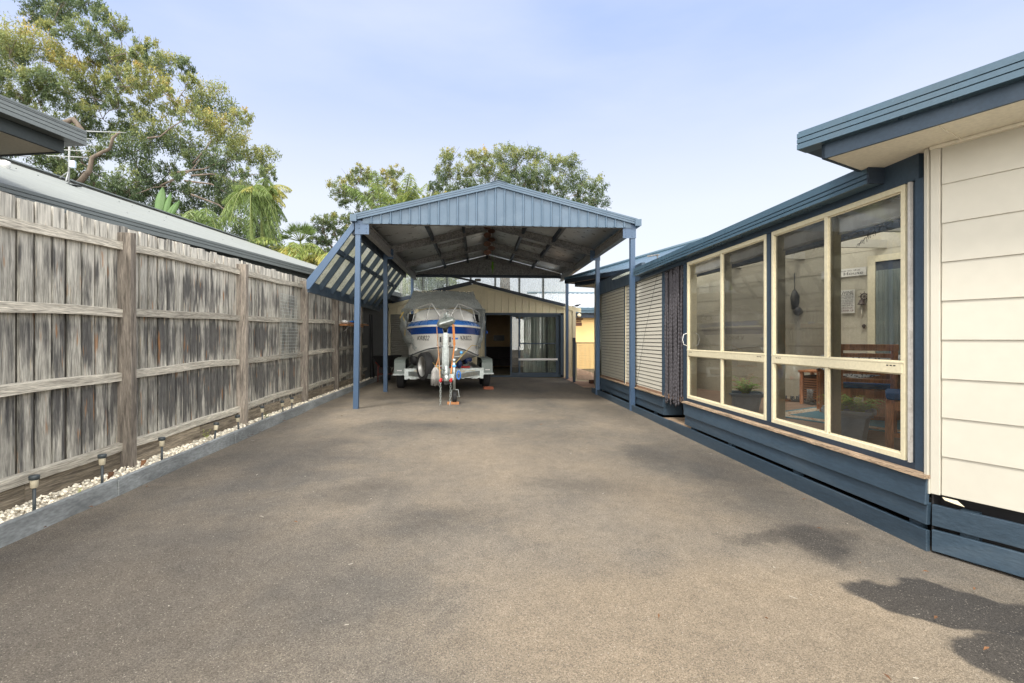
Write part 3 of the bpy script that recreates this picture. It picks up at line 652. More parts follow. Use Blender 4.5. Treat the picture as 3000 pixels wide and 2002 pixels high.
# room inside the shed
m = MB(); m.box(-.7, 3.35, 17.1, 22, -.12, .03); build('floor', m, paint('beige_carpet', (.32, .27, .17), .95), sh)
m = MB(); m.box(-.75, 3.4, 21.9, 21.95, 0, 2.5); m.box(-.75, -.7, 17.1, 21.9, 0, 2.5); m.box(3.35, 3.4, 17.1, 21.9, 0, 2.5); build('lining_wall', m, paint('tan_lining', (.30, .20, .10), .8), sh)
m = MB(); m.box(-.75, 3.4, 17.1, 21.9, 2.4, 2.45); build('ceiling', m, paint('tan_ceiling', (.28, .22, .15), .8), sh)
tv = thing('television', 'black flat television on the tan wall inside the shed', 'television', (xon(1462, 21.85), 21.85, 1.3))
m = MB(); a = xon(1447, 21.85), xon(1477, 21.85); m.box(a[0], a[1], 21.83, 21.88, 1.24, 1.47); build('screen', m, M['black'], tv, bevel=.006)
m = MB(); m.box(a[0]-.01, a[1]+.01, 21.84, 21.895, 1.23, 1.48); build('bezel', m, M['solar'], tv)
so_ = thing('couch', 'dark cushioned couch in the gloom inside the shed doorway', 'couch', (1.2, 20.7, .03))
dkc = paint('dark_couch', (.022, .018, .018), .9)
m = MB(); m.cbox((0, 0, .3), (2.1, .8, .3)); build('seat', m, dkc, so_, True, .05)
m = MB(); m.cbox((0, .38, .65), (2.1, .22, .6)); build('backrest', m, dkc, so_, True, .06)
for s in (-1, 1): m = MB(); m.cbox((s*1.12, 0, .4), (.2, .85, .5)); build('armrest', m, dkc, so_, True, .05)
# floodlight at the apex
fl = thing('floodlight', 'small grey security floodlight at the apex above the shed', 'lamp', (xon(1400, 16.6), 16.6, 3.3))
m = MB(); m.cbox((0, 0, .04), (.2, .09, .09)); build('housing', m, paint('lamp_grey', (.25, .24, .23), .5), fl, True, .02)
m = MB(); m.cbox((0, .08, .03), (.04, .12, .03)); build('arm', m, M['black'], fl, True)

# side gate
gt = thing('side_gate', 'cream wire mesh side gate with a dark blue post right of the shed', 'gate', (3.02, 15.1, 0))
G0, G1 = Vector((xon(1688, 15.1), 15.1, 0)), Vector((xon(1744, 14.7), 14.7, 0)); gd = (G1-G0).normalized()
m = MB(); m.box(G0.x-.11, G0.x-.03, 15.05, 15.13, -.12, 1.36); build('post', m, M['dark_blue'], gt, bevel=.004)
m = MB()
for z in (.02, 1.2): m.beam(G0+Vector((0, 0, z)), G1+Vector((0, 0, z)), .035, .035)
for q in (0, 1): p = G0.lerp(G1, q); m.beam(p+Vector((0, 0, 0)), p+Vector((0, 0, 1.22)), .035, .035, (1, 0, 0))
build('gate_frame', m, M['fence_cream'], gt)
m = MB(); n = 15
for i in range(n):
    p = G0.lerp(G1, (i+.5)/n); m.tube([p+Vector((0, 0, .02)), p+Vector((0, 0, 1.2))], .0085, 5)
for i in range(14): z = .1+i*.078; m.tube([G0+Vector((0, .012, z)), G1+Vector((0, .012, z))], .003, 4)
build('mesh_infill', m, M['fence_cream'], gt)
bk = G0.lerp(G1, .85)
m = MB(); m.cbox((bk.x, bk.y-.12, .0), (.24, .14, .13), .2); tag(build('paving_block', m, M['rust'], bevel=.008), 'rusty brown block lying at the foot of the side gate', 'brick')

# neighbour buildings -----------------------------------------------------
nh = thing('neighbour_house', 'long low house with pale green metal roof behind the left fence', 'house', (-6, 8, 0))
g0, g1 = Vector((-4.83, 5.25, 2.9)), Vector((-3.73, 11.4, 2.9)); gdir = (g1-g0).normalized(); A = g0-gdir*8; B = g0+gdir*16
inn = Vector((-gdir.y, gdir.x, 0))
r0, r1 = Vector((-7.62, 8.29, 4.2)), Vector((-6.2, 19.5, 4.2)); rd = (r1-r0).normalized(); RA = r0-rd*11.5; RB = r0+rd*15.5
m = MB(); n = 60; vs = []
for i in range(n+1):
    t = i/n; vs += [A.lerp(B, t)+Vector((0, 0, .01)), RA.lerp(RB, t)]
m.add(vs, [(2*i, 2*i+2, 2*i+3, 2*i+1) for i in range(n)]); k = B+Vector((-6, 1, 1.5))
back = Vector((-4.2, .3, -1.3)); m.add([RA, RB, RB+back, RA+back], [(0, 1, 2, 3)])
rfo = build('roof', m, M['roof_pale'], nh, solid=.02)
m = MB()
for i in range(70):
    t = random.random(); s = random.random(); p = A.lerp(B, t).lerp(RA.lerp(RB, t), s)+Vector((0, 0, .02)); m.ball(p, .011, (1, 1, .6), 6)
build('roof_screw', m, M['slate_gutter'], rfo)['kind'] = 'stuff'
m = MB(); m.beam(RA+Vector((0, 0, .03)), RB+Vector((0, 0, .03)), .2, .02); build('ridge_cap', m, M['slate_gutter'], rfo)
m = MB(); o_ = -inn
for (a, b, c) in ((.10, .0, -.035), (.085, -.035, -.045), (.10, -.045, -.08), (.085, -.08, -.09), (.10, -.09, -.14)):
    m.prism([A+Vector((0, 0, b)), B+Vector((0, 0, b)), B+Vector((0, 0, c)), A+Vector((0, 0, c))], o_*a)
build('gutter', m, M['slate_gutter'], nh)
m = MB(); m.prism([A+Vector((0, 0, -.06)), B+Vector((0, 0, -.06)), B+Vector((0, 0, -.3)), A+Vector((0, 0, -.3))], inn*.03); build('fascia', m, M['slate_dark'], nh)
m = MB(); m.prism([A+inn*.35+Vector((0, 0, -.2)), B+inn*.35+Vector((0, 0, -.2)), B+inn*.35+Vector((0, 0, -3)), A+inn*.35+Vector((0, 0, -3))], inn*.1); build('wall', m, M['wall_grey'], nh)
for px in (765, 871):                                     # downpipes
    p = hit(px, 800, (g0.x, g0.y), gdir)+inn*.1; m = MB(); m.tube([Vector((p.x, p.y, 2.78)), Vector((p.x, p.y, 2.0))], .04, 8); build('downpipe', m, M['slate_gutter'], nh)
M['antenna'] = paint('dull_aluminium', (.34, .35, .35), .5)
# vent pipe and antenna
vp = thing('vent_pipe', 'short white vent pipe on the pale green roof at the left edge', 'pipe', at(14, 497, 6.6))
m = MB(); m.lathe((0, 0, -.05), [(.05, 0), (.05, .09), (.058, .095), (.058, .16), (.0, .18)], 14); build('pipe', m, M['white'], vp, True)
m = MB(); m.lathe((0, 0, -.08), [(.09, 0), (.06, .03), (.052, .04)], 14); build('flashing', m, M['solar'], vp, True)
an = thing('tv_antenna', 'white rooftop television antenna with mast on the pale green roof', 'antenna', at(201, 540, 8.2))
D = 8.2
def loc(px, py, d=D): return at(px, py, d)
m = MB(); m.tube([loc(201, 541), loc(204, 382)], .014, 8); build('mast', m, M['antenna'], an)
m = MB(); m.tube([loc(201, 503), loc(176, 521, 8.3)], .009, 6); m.tube([loc(200, 505), loc(193, 530, 8.0)], .009, 6); build('brace', m, M['antenna'], an)
bx = loc(213, 482); m = MB(); m.cbox(bx, (.08, .06, .12), .2); build('amplifier_box', m, paint('pale_box', (.55, .65, .75), .4), an, bevel=.01)
m = MB(); b0, b1 = loc(216, 383, 7.9), loc(347, 388, 9.0); m.tube([b0, b1], .010, 6); build('boom', m, M['antenna'], an)
m = MB(); bd = (b1-b0).normalized(); pr = Vector((bd.y, -bd.x, 0))
for i in range(9):
    p = b0.lerp(b1, .02+.96*i/8); l = .16 if i > 1 else .3; m.tube([p-pr*l+Vector((0, 0, .0)), p+pr*l], .0045, 5)
for i in range(4):
    p = b0+Vector((0, 0, -.12-.1*i))-bd*.05*i; m.tube([p-pr*.32, p+pr*.32], .007, 5)
build('antenna_element', m, M['antenna'], an)
m = MB(); m.cbox(loc(202, 542), (.3, .12, .015), .3); build('base_plate', m, M['solar'], an)

# near left eave
ne = thing('neighbour_eave', 'projecting corner of slate grey gutter and pale soffit at the upper left', 'eave', (-4, 5, 0))
tip = at(254.5, 427.5, 4.9); ed = Vector((math.sin(R(11.4)), math.cos(R(11.4)), 0)); ei = Vector((-ed.y, ed.x, 0)); tz = Vector((0, 0, 1))
m = MB(); Q = tip-ed*9
H = (tip.z-CAMZ)*(991-391.7)/(991-427.5)-(tip.z-CAMZ)
for (a, b, c) in ((0, 1, .93), (.012, .93, .88), (0, .88, .64), (.012, .64, .59), (0, .59, .34), (.012, .34, .29), (0, .29, 0)):
    m.prism([Q+tz*H*b, tip+tz*H*b, tip+tz*H*c, Q+tz*H*c], ei*(.11-a)) if a == 0 else m.prism([Q+ei*a+tz*H*b, tip+ei*a+tz*H*b, tip+ei*a+tz*H*c, Q+ei*a+tz*H*c], ei*.09)
build('gutter', m, M['slate_gutter'], ne)
fb = at(181, 447.5, (tip-ed*.28).y*0+4.78); m = MB()
fz = fb.z; P1_ = Vector((fb.x, fb.y, 0)); m.prism([P1_-ed*9+tz*fz, P1_+tz*fz, P1_+tz*(tip.z+H*.9), P1_-ed*9+tz*(tip.z+H*.9)], ei*.03)
m.prism([P1_+tz*fz, P1_+ei*5+tz*fz, P1_+ei*5+tz*(tip.z+H*.9), P1_+tz*(tip.z+H*.9)], ed*.02); build('fascia', m, M['slate_dark'], ne)
m = MB(); m.prism([P1_-ed*9+ei*.03+tz*(fz+.012), P1_-ed*.002+ei*.03+tz*(fz+.012), P1_-ed*.002+ei*5+tz*(fz+.012), P1_-ed*9+ei*5+tz*(fz+.012)], tz*.01); build('soffit', m, M['cream_soft'], ne)
m = MB(); m.prism([tip+ei*.1-ed*9+tz*.002, tip+ei*.1+tz*.002, tip+ei*5+tz*.002, tip+ei*5-ed*9+tz*.002][::-1], tz*.004) if 0 else m.prism([P1_+ed*.025+tz*(tip.z+.003), tip+ei*.1+tz*.003, tip+ei*5+tz*.003, P1_+ed*.025+ei*5+tz*(tip.z+.003)], tz*.006); m.prism([tip+tz*(H+.005)-ed*9, tip+tz*(H+.005), tip+ei*6+tz*(H+.9), tip+ei*6-ed*9+tz*(H+.9)], tz*.02); build('roof', m, M['slate_gutter'], ne)
# ------------------------------------------------------------------ house on the right
U = Vector((.448, -.894, 0)).normalized(); NI = Vector((-U.y, U.x, 0)); NO = -NI; Z = Vector((0, 0, 1)); CN = Vector((2.985, 2.985, 0))
hs = thing('house', 'cream weatherboard house with blue trim along the right of the driveway', 'house', (3, 3, 0))
# cladding of the near wall
m = MB(); s0 = .055
for k in range(9):
    z0 = .333+.2515*k; z1 = z0+.2515+.012
    a = CN+U*s0; b = CN+U*6
    for (p, q) in ((a, b),):
        m.hexa([p+NO*.014+Z*z0, q+NO*.014+Z*z0, q+NO*.002+Z*z0, p+NO*.002+Z*z0, p+NO*.004+Z*z1, q+NO*.004+Z*z1, q+NO*-.01+Z*z1, p+NO*-.01+Z*z1])
build('wall_cladding', m, M['cream'], hs, bevel=.0015)
m = MB(); m.prism([CN-U*.02+Z*.336, CN+U*6+Z*.336, CN+U*6+Z*2.7, CN-U*.02+Z*2.7], NI*.08)
m.prism([CN+Z*.4, CN+NI*3.3+Z*.4, CN+NI*3.3+Z*2.75, CN+Z*2.75], U*.06); build('wall', m, M['cream'], hs)
m = MB(); c0 = CN; m.prism([c0+NO*.024+Z*.33, c0+NO*.024+U*.05+Z*.33, c0+NO*.024+U*.05+Z*2.6, c0+NO*.024+Z*2.6], NI*.03); build('corner_trim', m, M['cream'], hs, bevel=.003)
m = MB(); m.box(2.955, 2.975, 2.985, 3.012, .437, 2.6); m.box(2.957, 2.973, 2.975, 3.01, .325, .43); build('corner_trim', m, M['cream'], hs, bevel=.003)
# splintered flap under the cladding
m = MB(); p = CN+U*.06+NO*.02; m.add([p+Z*.322, p+U*.08+Z*.322+NO*.01, p+U*.12+Z*.298+NO*.03, p+U*.07+Z*.304+NO*.03, p+U*.02+Z*.31+NO*.02], [(0, 1, 2, 3, 4)]); build('torn_flashing', m, M['frost'], hs, solid=.004)
# skirting under the cladding
for (a, b, o_) in ((.262, .125, .03), (.098, -.040, .032), (-.078, -.22, .034)):
    m = MB(); p = CN+U*.01+NO*.0; n = 18; r0 = random.random(); vs = []
    for j in range(n):
        q = p+U*(6*j/(n-1)); w = .003*math.sin(j*2.1)
        vs += [q+NO*(o_-.03)+Z*(b+w), q+NO*o_+Z*(b+w), q+NO*o_+Z*(a+w), q+NO*(o_-.03)+Z*(a+w)]
    m.add(vs, [(j*4+k, j*4+(k+1) % 4, (j+1)*4+(k+1) % 4, (j+1)*4+k) for j in range(n-1) for k in range(4)]+[(3, 2, 1, 0), ((n-1)*4, (n-1)*4+1, (n-1)*4+2, (n-1)*4+3)], rid=r0)
    build('skirting_board', m, M['skirt_blue'], hs, bevel=.003)
m = MB(); m.prism([CN+NI*.12+Z*-.2, CN+NI*.12+U*6+Z*-.2, CN+NI*.12+U*6+Z*.34, CN+NI*.12+Z*.34], NI*.02); m.prism([CN+Z*-.2, CN+NI*2+Z*-.2, CN+NI*2+Z*.33, CN+Z*.33], U*.01); build('subfloor_shade_panel', m, M['black'], hs)  # black panels added behind the gaps; the void's shade is their colour
def stud(f):
    m = MB(); f(m); build('skirting_stud', m, M['skirt_blue'], hs)
for t in (.14, .62, 1.5, 2.5): q = CN+U*t+NO*-.012; stud(lambda m: m.prism([q+Z*-.2, q+U*.09+Z*-.2, q+U*.09+Z*.26, q+Z*.26], NI*.05))
for y in (3.06, 4.3, 5.5, 6.5): stud(lambda m: m.box(2.985, 3.03, y, y+.09, -.15, .4))
for y in (8.2, 9.6, 11): stud(lambda m: m.box(3.08, 3.12, y, y+.09, -.15, .38))
# skirting below the windows
def sk(x, y0, y1, z0, z1, th=.03, tilt=0.0):
    m = MB(); m.hexa([(x, y0, z0), (x+th, y0, z0), (x+th, y1, z0), (x, y1, z0), (x+tilt, y0, z1), (x+th+tilt, y0, z1), (x+th+tilt, y1, z1), (x+tilt, y1, z1)])
    build('skirting_board', m, M['skirt_blue'], hs, bevel=.003)
sk(2.935, 2.985, 6.73, .252, .425, .03, .012); sk(2.95, 2.99, 6.73, .118, .262, .03, .008); sk(2.945, 2.985, 7.3, -.07, .082); sk(2.949, 7.3, 12.4, -.09, .07)
sk(3.03, 7.75, 12.2, .215, .385, .03, .012); sk(3.045, 7.75, 12.2, .085, .225, .03, .008)
for x0, y0, z0, z1 in ((3.06, 7.735, .215, .385), (3.07, 7.745, .085, .225)):
    m = MB(); m.box(x0, 3.36, y0, y0+.025, z0, z1); build('skirting_board', m, M['skirt_blue'], hs)
m = MB(); m.box(3.0, 3.4, 6.76, 7.72, .02, .05); build('door_step', m, M['rawwood'], hs)
m = MB(); m.box(4.4, 4.45, 2.6, 12.3, -.2, .42); build('subfloor_shade_panel', m, M['black'], hs)  # unseen black panel added to block light under the floor
# sills of raw wood
m = MB(); n = 40; vs = []
for j in range(n):
    y = 2.975+(6.75-2.975)*j/(n-1); w = random.uniform(-.004, .004)
    vs += [(2.918+w, y, .425), (3.06, y, .425), (3.06, y, .449), (2.922+w*1.4, y, .447+w*.4)]
m.add(vs, [(j*4+k, j*4+(k+1) % 4, (j+1)*4+(k+1) % 4, (j+1)*4+k) for j in range(n-1) for k in range(4)]+[(3, 2, 1, 0), ((n-1)*4, (n-1)*4+1, (n-1)*4+2, (n-1)*4+3)])
build('window_sill', m, M['rawwood'], hs)
m = MB(); m.box(3.005, 3.1, 7.73, 12.2, .386, .405); m.box(3.1, 3.36, 7.72, 7.76, .386, .405); build('window_sill', m, M['rawwood'], hs)
m = MB(); m.box(2.985, 3.0, 2.99, 6.74, .45, .492); build('sill_shade_strip', m, M['dark_blue'], hs)  # dark strip painting the shadow gap between window and sill
# header and posts
YH = 8.75
m = MB(); m.box(2.985, 3.07, 3.08, YH, 2.433, 2.64); m.box(3.02, 3.09, YH, 12.3, 2.43, 2.75); build('header_beam', m, M['trim_blue'], hs)
m = MB(); m.box(2.983, 3.08, yon(2706, 2.985), yon(2681, 2.985), .45, 2.433); m.box(3.02, 3.08, 3.12, yon(2657, 3.0)+.002, .45, 2.433); build('corner_post', m, M['trim_blue'], hs, bevel=.003)
for q in ((3.0, 3.07, yon(2263, 3.02), yon(2247, 3.02), .45, 2.433), (3.0, 3.07, yon(2014, 3.02), yon(2002, 3.0), .3, 2.433), (3.04, 3.10, 7.75, 7.815, .4, 2.47), (3.045, 3.1, 9.875, 9.905, .4, 2.47), (3.06, 3.12, 11.98, 12.3, -.1, 2.6)):
    m = MB(); m.box(*q); build('window_post', m, M['trim_blue'], hs)
m = MB(); m.box(2.979, 3.0, 3.138, 3.158, .49, 2.43); build('peeling_jamb', m, paint('peeling_white', (.5, .48, .45), .8, grime=.5, gcol=(.2, .15, .12), vs=8), hs)

def window(ya, yb, ym, screens, blind_z, handle=False, hb=None):
    z0, z1, zt0, zt1 = .490, 2.432, 1.098, 1.180; fw = .034
    m = MB(); x0, x1 = 2.988, 3.055
    m.box(x0, x1, ya, ya+fw, z0, z1); m.box(x0, x1, yb-fw, yb, z0, z1)
    m.box(x0+.001, x1, ya+fw, yb-fw, z1-.042, z1); m.box(x0+.001, x1, ya+fw, yb-fw, z0, z0+.042); m.box(x0-.004, x1, ya+fw*.5, yb-fw*.5, zt0, zt1)
    m.box(x0+.006, x1-.01, ym-.018, ym+.018, z0+.04, zt0); m.box(x0+.004, x1-.01, ym-.02, ym+.02, zt1, z1-.04)
    m.box(x0-.006, x0+.01, ya+.005, yb-.005, zt1-.012, zt1+.004)
    for q in (0, 1, 2): pass
    f = build('window', m, M['cream_al'], hs, bevel=.003)
    m = MB()                                             # inner sash lines and jamb
    for (a, b) in ((ya+fw, ym-.02), (ym+.02, yb-fw)):
        for (c, d) in ((z0+.042, zt0), (zt1, z1-.042)):
            m.box(x0+.016, x0+.034, a, a+.010, c, d); m.box(x0+.016, x0+.034, b-.010, b, c, d); m.box(x0+.016, x0+.034, a, b, c, c+.010); m.box(x0+.016, x0+.034, a, b, d-.010, d)
    m.box(x1, x1+.07, ya, ya+.02, z0, z1); m.box(x1, x1+.07, yb-.02, yb, z0, z1); m.box(x1, x1+.07, ym-.008, ym+.025, z0, z1)
    build('sash', m, M['cream_al'], f)
    for i, (a, b) in enumerate(((ya+fw, ym-.02), (ym+.02, yb-fw))):
        for j, (c, d) in enumerate(((z0+.042, zt0), (zt1, z1-.042))):
            m = MB(); m.add([(x0+.024, a, c), (x0+.024, b, c), (x0+.024, b, d), (x0+.024, a, d)], [(0, 3, 2, 1)]); build('pane', m, M['glass'], f)
            if (i, j) in screens:
                m = MB(); m.add([(x0+.042, a, c), (x0+.042, b, c), (x0+.042, b, d), (x0+.042, a, d)], [(0, 3, 2, 1)]); build('fly_screen', m, M['flyscreen'], f)
        m = MB(); m.add([(3.10, a, blind_z), (3.10, b, blind_z), (3.10, b, 2.42), (3.10, a, 2.42)], [(0, 3, 2, 1)]); m.tube([(3.10, a, blind_z), (3.10, b, blind_z)], .012, 8); m.tube([(3.11, a, 2.40), (3.11, b, 2.40)], .028, 8); build('roller_blind', m, M['blind'], f)
    for y in (ya+.07, yb-.16):
        m = MB()
        for q in range(3): m.box(x0-.0052, x0-.003, y+q*.03, y+q*.03+.018, zt0+.05, zt0+.058)
        build('drain_slot', m, M['black'], f)
    if handle:
        for yy, xx in ((yb-.01, x0-.004), (yb-.13, x1+.0)):
            m = MB(); s = -1 if xx < 3.02 else 1; m.tube([(xx, yy, 1.42), (xx+s*.045, yy+.01, 1.40), (xx+s*.06, yy+.01, 1.33), (xx+s*.045, yy+.01, 1.26), (xx, yy, 1.24)], .005, 8); build('handle', m, M['white'], f)
    return f
window(yon(2655, 3.0), yon(2263, 3.0), yon(2422, 3.0), {(1, 1)}, 2.245)
window(yon(2246, 3.0), yon(2015, 3.0), yon(2114, 3.0), {(0, 1)}, 2.265, True)
# louvred shutters
for (a, b, gl) in ((7.83, 9.86, False), (9.92, 11.96, True)):
    m = MB(); z = .415; i = 0
    while z < 2.44:
        m.hexa([(3.062, a+.02, z), (3.075, a+.02, z), (3.075, b-.02, z), (3.062, b-.02, z), (3.070, a+.02, z+.054), (3.083, a+.02, z+.054), (3.083, b-.02, z+.054), (3.070, b-.02, z+.054)]); z += .0665
    s = build('shutter', m, M['cream'], hs)
    m = MB(); m.box(3.055, 3.1, a, a+.02, .405, 2.46); m.box(3.055, 3.1, b-.02, b, .405, 2.46); build('shutter_frame', m, M['cream_al'], s)
    m = MB(); m.box(3.10, 3.12, a, b, .405, 2.46); build('shutter_backing', m, M['black'], s)
    if gl: m = MB(); m.add([(3.052, a, .41), (3.052, b, .41), (3.052, b, 2.45), (3.052, a, 2.45)], [(0, 3, 2, 1)]); build('pane', m, M['glass_dull'], s)
m = MB(); m.tube([(3.03, 8.0, 2.42), (3.02, 8.6, 1.4), (3.03, 9.05, .45)], .0025, 5); build('blind_cord', m, M['black'], hs)
# gutters and roofs of the sunroom
m = MB()
for (a, b, c) in ((0, 2.60, 2.565), (.012, 2.565, 2.555), (0, 2.555, 2.528), (.012, 2.528, 2.518), (0, 2.518, 2.49)):
    m.box(2.862+a, 2.98, 3.37, YH, c, b)
build('gutter', m, M['gutter_blue'], hs)
m = MB(); m.box(2.858, 2.985, 3.355, 3.37, 2.485, 2.605); build('gutter_end_cap', m, M['dark_blue'], hs)
m = MB(); m.prism([(2.87, 3.36, 2.60), (3.2, 3.36, 2.647), (3.2, 3.36, 2.677), (2.87, 3.36, 2.63)], (0, 5.4, 0)); m.prism([(3.03, 8.76, 2.70), (6.4, 8.76, 3.10), (6.4, 8.76, 3.13), (3.03, 8.76, 2.73)], (0, 3.6, 0)); build('sunroom_roof', m, M['gutter_blue'], hs)
m = MB(); m.gridfi(lambda i, j: (3.2+3.3*j, 3.4+i*.0255, 2.665+.46*j+.01*math.cos(i*math.pi/1.5)), 210, 2); build('added_skylight', m, M['poly_added'], hs)  # unseen translucent roof, added to let daylight into the sunroom
m = MB(); yb_ = yon(1926, 2.9); m.beam((2.9, yb_-.06, 2.69), (2.80, yb_+.16, 2.70), .04, .02); m.tube([(2.9, yb_, 2.60), (2.9, yb_, 2.69)], .010, 6); build('roof_bracket', m, M['galv_dark'], hs)
m = MB(); m.gridfi(lambda i, j: (2.84+.14*j, 9.15+i*.02, 2.60+.03*j+.016*math.cos(i*1.4)), 50, 2); build('clear_sheet_end', m, M['poly'], hs, solid=.004)
# main eave near the camera
T0 = at(2334.5, 439, 3.47); T0.z = 2.70; F0 = at(2407.6, 467, 3.38); F0.z = 2.60
m = MB(); L = 9
for (a, b, c) in ((0, .112, .082), (.010, .082, .074), (0, .074, .044), (.010, .044, .036), (0, .036, 0)):
    m.prism([T0+NI*a+Z*b, T0+NI*a+U*L+Z*b, T0+NI*a+U*L+Z*c, T0+NI*a+Z*c], NI*(.12-a))
build('gutter', m, M['gutter_blue'], hs)
m = MB(); m.prism([F0, F0+U*L, F0+U*L+Z*.18, F0+Z*.18], NI*.02); m.prism([F0+U*.0, F0+NI*3.5, F0+NI*3.5+Z*.18, F0+Z*.18][::-1], U*.02); build('fascia', m, M['trim_blue'], hs)
m = MB(); z = .006; m.prism([F0+NI*.02+U*.02+Z*z, F0+NI*.02+U*L+Z*z, F0+NI*3.5+U*L+Z*z, F0+NI*3.5+U*.02+Z*z], Z*.006)
so2 = build('soffit', m, M['cream_soft'], hs)
m = MB(); p = F0+U*.62; m.prism([p+NI*.02+Z*-.002, p+NI*.5+Z*-.002, p+NI*.5+U*.012+Z*-.002, p+NI*.02+U*.012+Z*-.002], Z*.007); 
w0 = CN+NO*.02; m.beam(w0+Z*2.593, w0+U*6+Z*2.593, .03, .02); build('soffit_joint', m, M['cream_soft'], so2)
m = MB(); m.prism([T0+NI*.118+Z*.004-U*.0, T0+NI*3.6+Z*.004, F0+NI*3.5+U*.02+Z*.104, F0+U*.02+NI*.02+Z*.104][::-1], Z*.006); build('verge_underside', m, M['trim_blue'], hs)
m = MB(); m.prism([T0+Z*.112+NI*.02, T0+U*L+Z*.112+NI*.02, T0+U*L+NI*4+Z*1.5, T0+NI*4+Z*1.5], Z*.02); build('roof', m, M['gutter_blue'], hs)
# sunroom inside
m = MB(); m.box(3.06, 6.4, 3.12, 12.2, .38, .448); build('floor', m, M['floor_in'], hs)
WP = Vector((4.85, 6.5, 0)); m = MB(); a = WP+U*2.4; b = WP-U*3.75
for k in range(10):
    z0 = .333+.2515*k-.1; z1 = z0+.2515+.012
    m.hexa([a+NO*.009+Z*z0, b+NO*.009+Z*z0, b+Z*z0, a+Z*z0, a+NO*.004+Z*z1, b+NO*.004+Z*z1, b+NI*.01+Z*z1, a+NI*.01+Z*z1])
m.prism([a+NI*.012+Z*.3, b+NI*.012+Z*.3, b+NI*.012+Z*2.62, a+NI*.012+Z*2.62], NI*.05); m.box(3.0, 3.6, 12.2, 12.25, 0, 2.8)
m.prism([(3.12, 7.75, .4), (3.6, 7.75, .4), (3.6, 7.75, 2.6), (3.12, 7.75, 2.6)], (0, .04, 0)); build('inner_wall', m, paint('inner_cream_cladding', (.47, .43, .33), .6), hs)
m = MB()
for t in (.6, 1.5, 2.4, 3.3, 4.2, 5.2): m.box(3.08, 5.9, 3.4+t, 3.45+t, 2.50, 2.60)
build('ceiling_joist', m, M['cream'], hs)
m = MB(); m.beam((4.0, 3.3, 2.46), (3.7, 8.0, 2.46), .06, .14); build('ceiling_beam', m, M['dark_blue'], hs)
dr = lambda px, py: hit(px, py, (WP+NO*.03)[:2], U)
d0, d1, d2_, d3 = dr(2546, 900), dr(2568, 900), dr(2740, 900), dr(2700, 900); m = MB()
zt = dr(2568, 768).z
for p, q, za, zb in ((d0, d1, .45, zt+.08), (d2_, d2_+U*.08, .45, zt+.08)):
    p = Vector((p.x, p.y, 0)); q = Vector((q.x, q.y, 0)); m.prism([p+Z*za, q+Z*za, q+Z*zb, p+Z*zb], NO*.04)
p = Vector((d1.x, d1.y, 0)); q = Vector((d2_.x, d2_.y, 0)); m.prism([p+Z*zt, q+Z*zt, q+Z*(zt+.08), p+Z*(zt+.08)], NO*.035)
dd = build('inner_door', m, M['cream_al'], hs)
m = MB(); m.prism([p+NO*.004+Z*.45, q+NO*.004+Z*.45, q+NO*.004+Z*zt, p+NO*.004+Z*zt], NO*.006); build('door_leaf', m, M['dark_blue'], dd)
tag(build('door_curtain', curtain_mesh(p+NO*.07+U*.02, q+NO*.07, .5, zt-.12, 120, .022, 9), M['curtain']), 'pale blue grey sheer curtain over the inner door of the sunroom', 'curtain')
# signs on the inner wall
def sign(name, label, px0, px1, py0, py1, lines):
    a, b = hit(px0, (py0+py1)/2, (WP+NO*.028)[:2], U), hit(px1, (py0+py1)/2, (WP+NO*.028)[:2], U); pm = (px0+px1)/2
    zt, zb = hit(pm, py0, (WP+NO*.028)[:2], U).z, hit(pm, py1, (WP+NO*.028)[:2], U).z
    A_, B_ = Vector((a.x, a.y, 0)), Vector((b.x, b.y, 0)); w = (B_-A_).length; h = zt-zb
    t = thing(name, label, 'sign', (A_.x, A_.y, zb)); m = MB(); m.prism([A_+Z*zb, B_+Z*zb, B_+Z*zt, A_+Z*zt], NO*.012); build('board', m, M['signwhite'], t)
    mk, mr = MB(), MB()
    for s, v, sz, red in lines:
        O = (A_+B_)/2+NO*.0135+Z*(zb+h*v); tm = text_mb(s, sz*h, O, U, Z, 0, 1)
        xs_ = [(Vector(q)-O).dot(U) for q in tm.v]; ww = max(xs_)-min(xs_); f = min(1.9, .86*w/ww) if ww else 1
        tm = text_mb(s, sz*h, O, U, Z, 0, f); (mr if red else mk).merge(tm)
    build('lettering', mk, M['ink'], t)
    if mr.v: build('lettering', mr, M['red_ink'], t)
    return t
sign('beach_sign', 'long white sign reading Welcome to the Beach House on the sunroom wall', 2408, 2540, 789, 812, [('Welcome to the', .72, .30, 0), ('Beach House', .34, .55, 0)])
sign('wine_sign', 'upright white sign headed WINE RULES on the sunroom wall', 2464, 2505, 850, 918, [('WINE', .88, .19, 0), ('RULES', .785, .10, 0), ('have a little laugh and sip', .71, .075, 0), ('IT TAKES TWO TO', .64, .085, 0), ('pour another glass', .565, .07, 0), ('with good friends', .50, .07, 0),
      ('LET THE WINE BREATHE', .42, .08, 1), ('Swirl Sniff Sip', .335, .10, 0), ('LIFE IS SHORT', .22, .115, 1), ('DRINK UP', .10, .13, 1)])
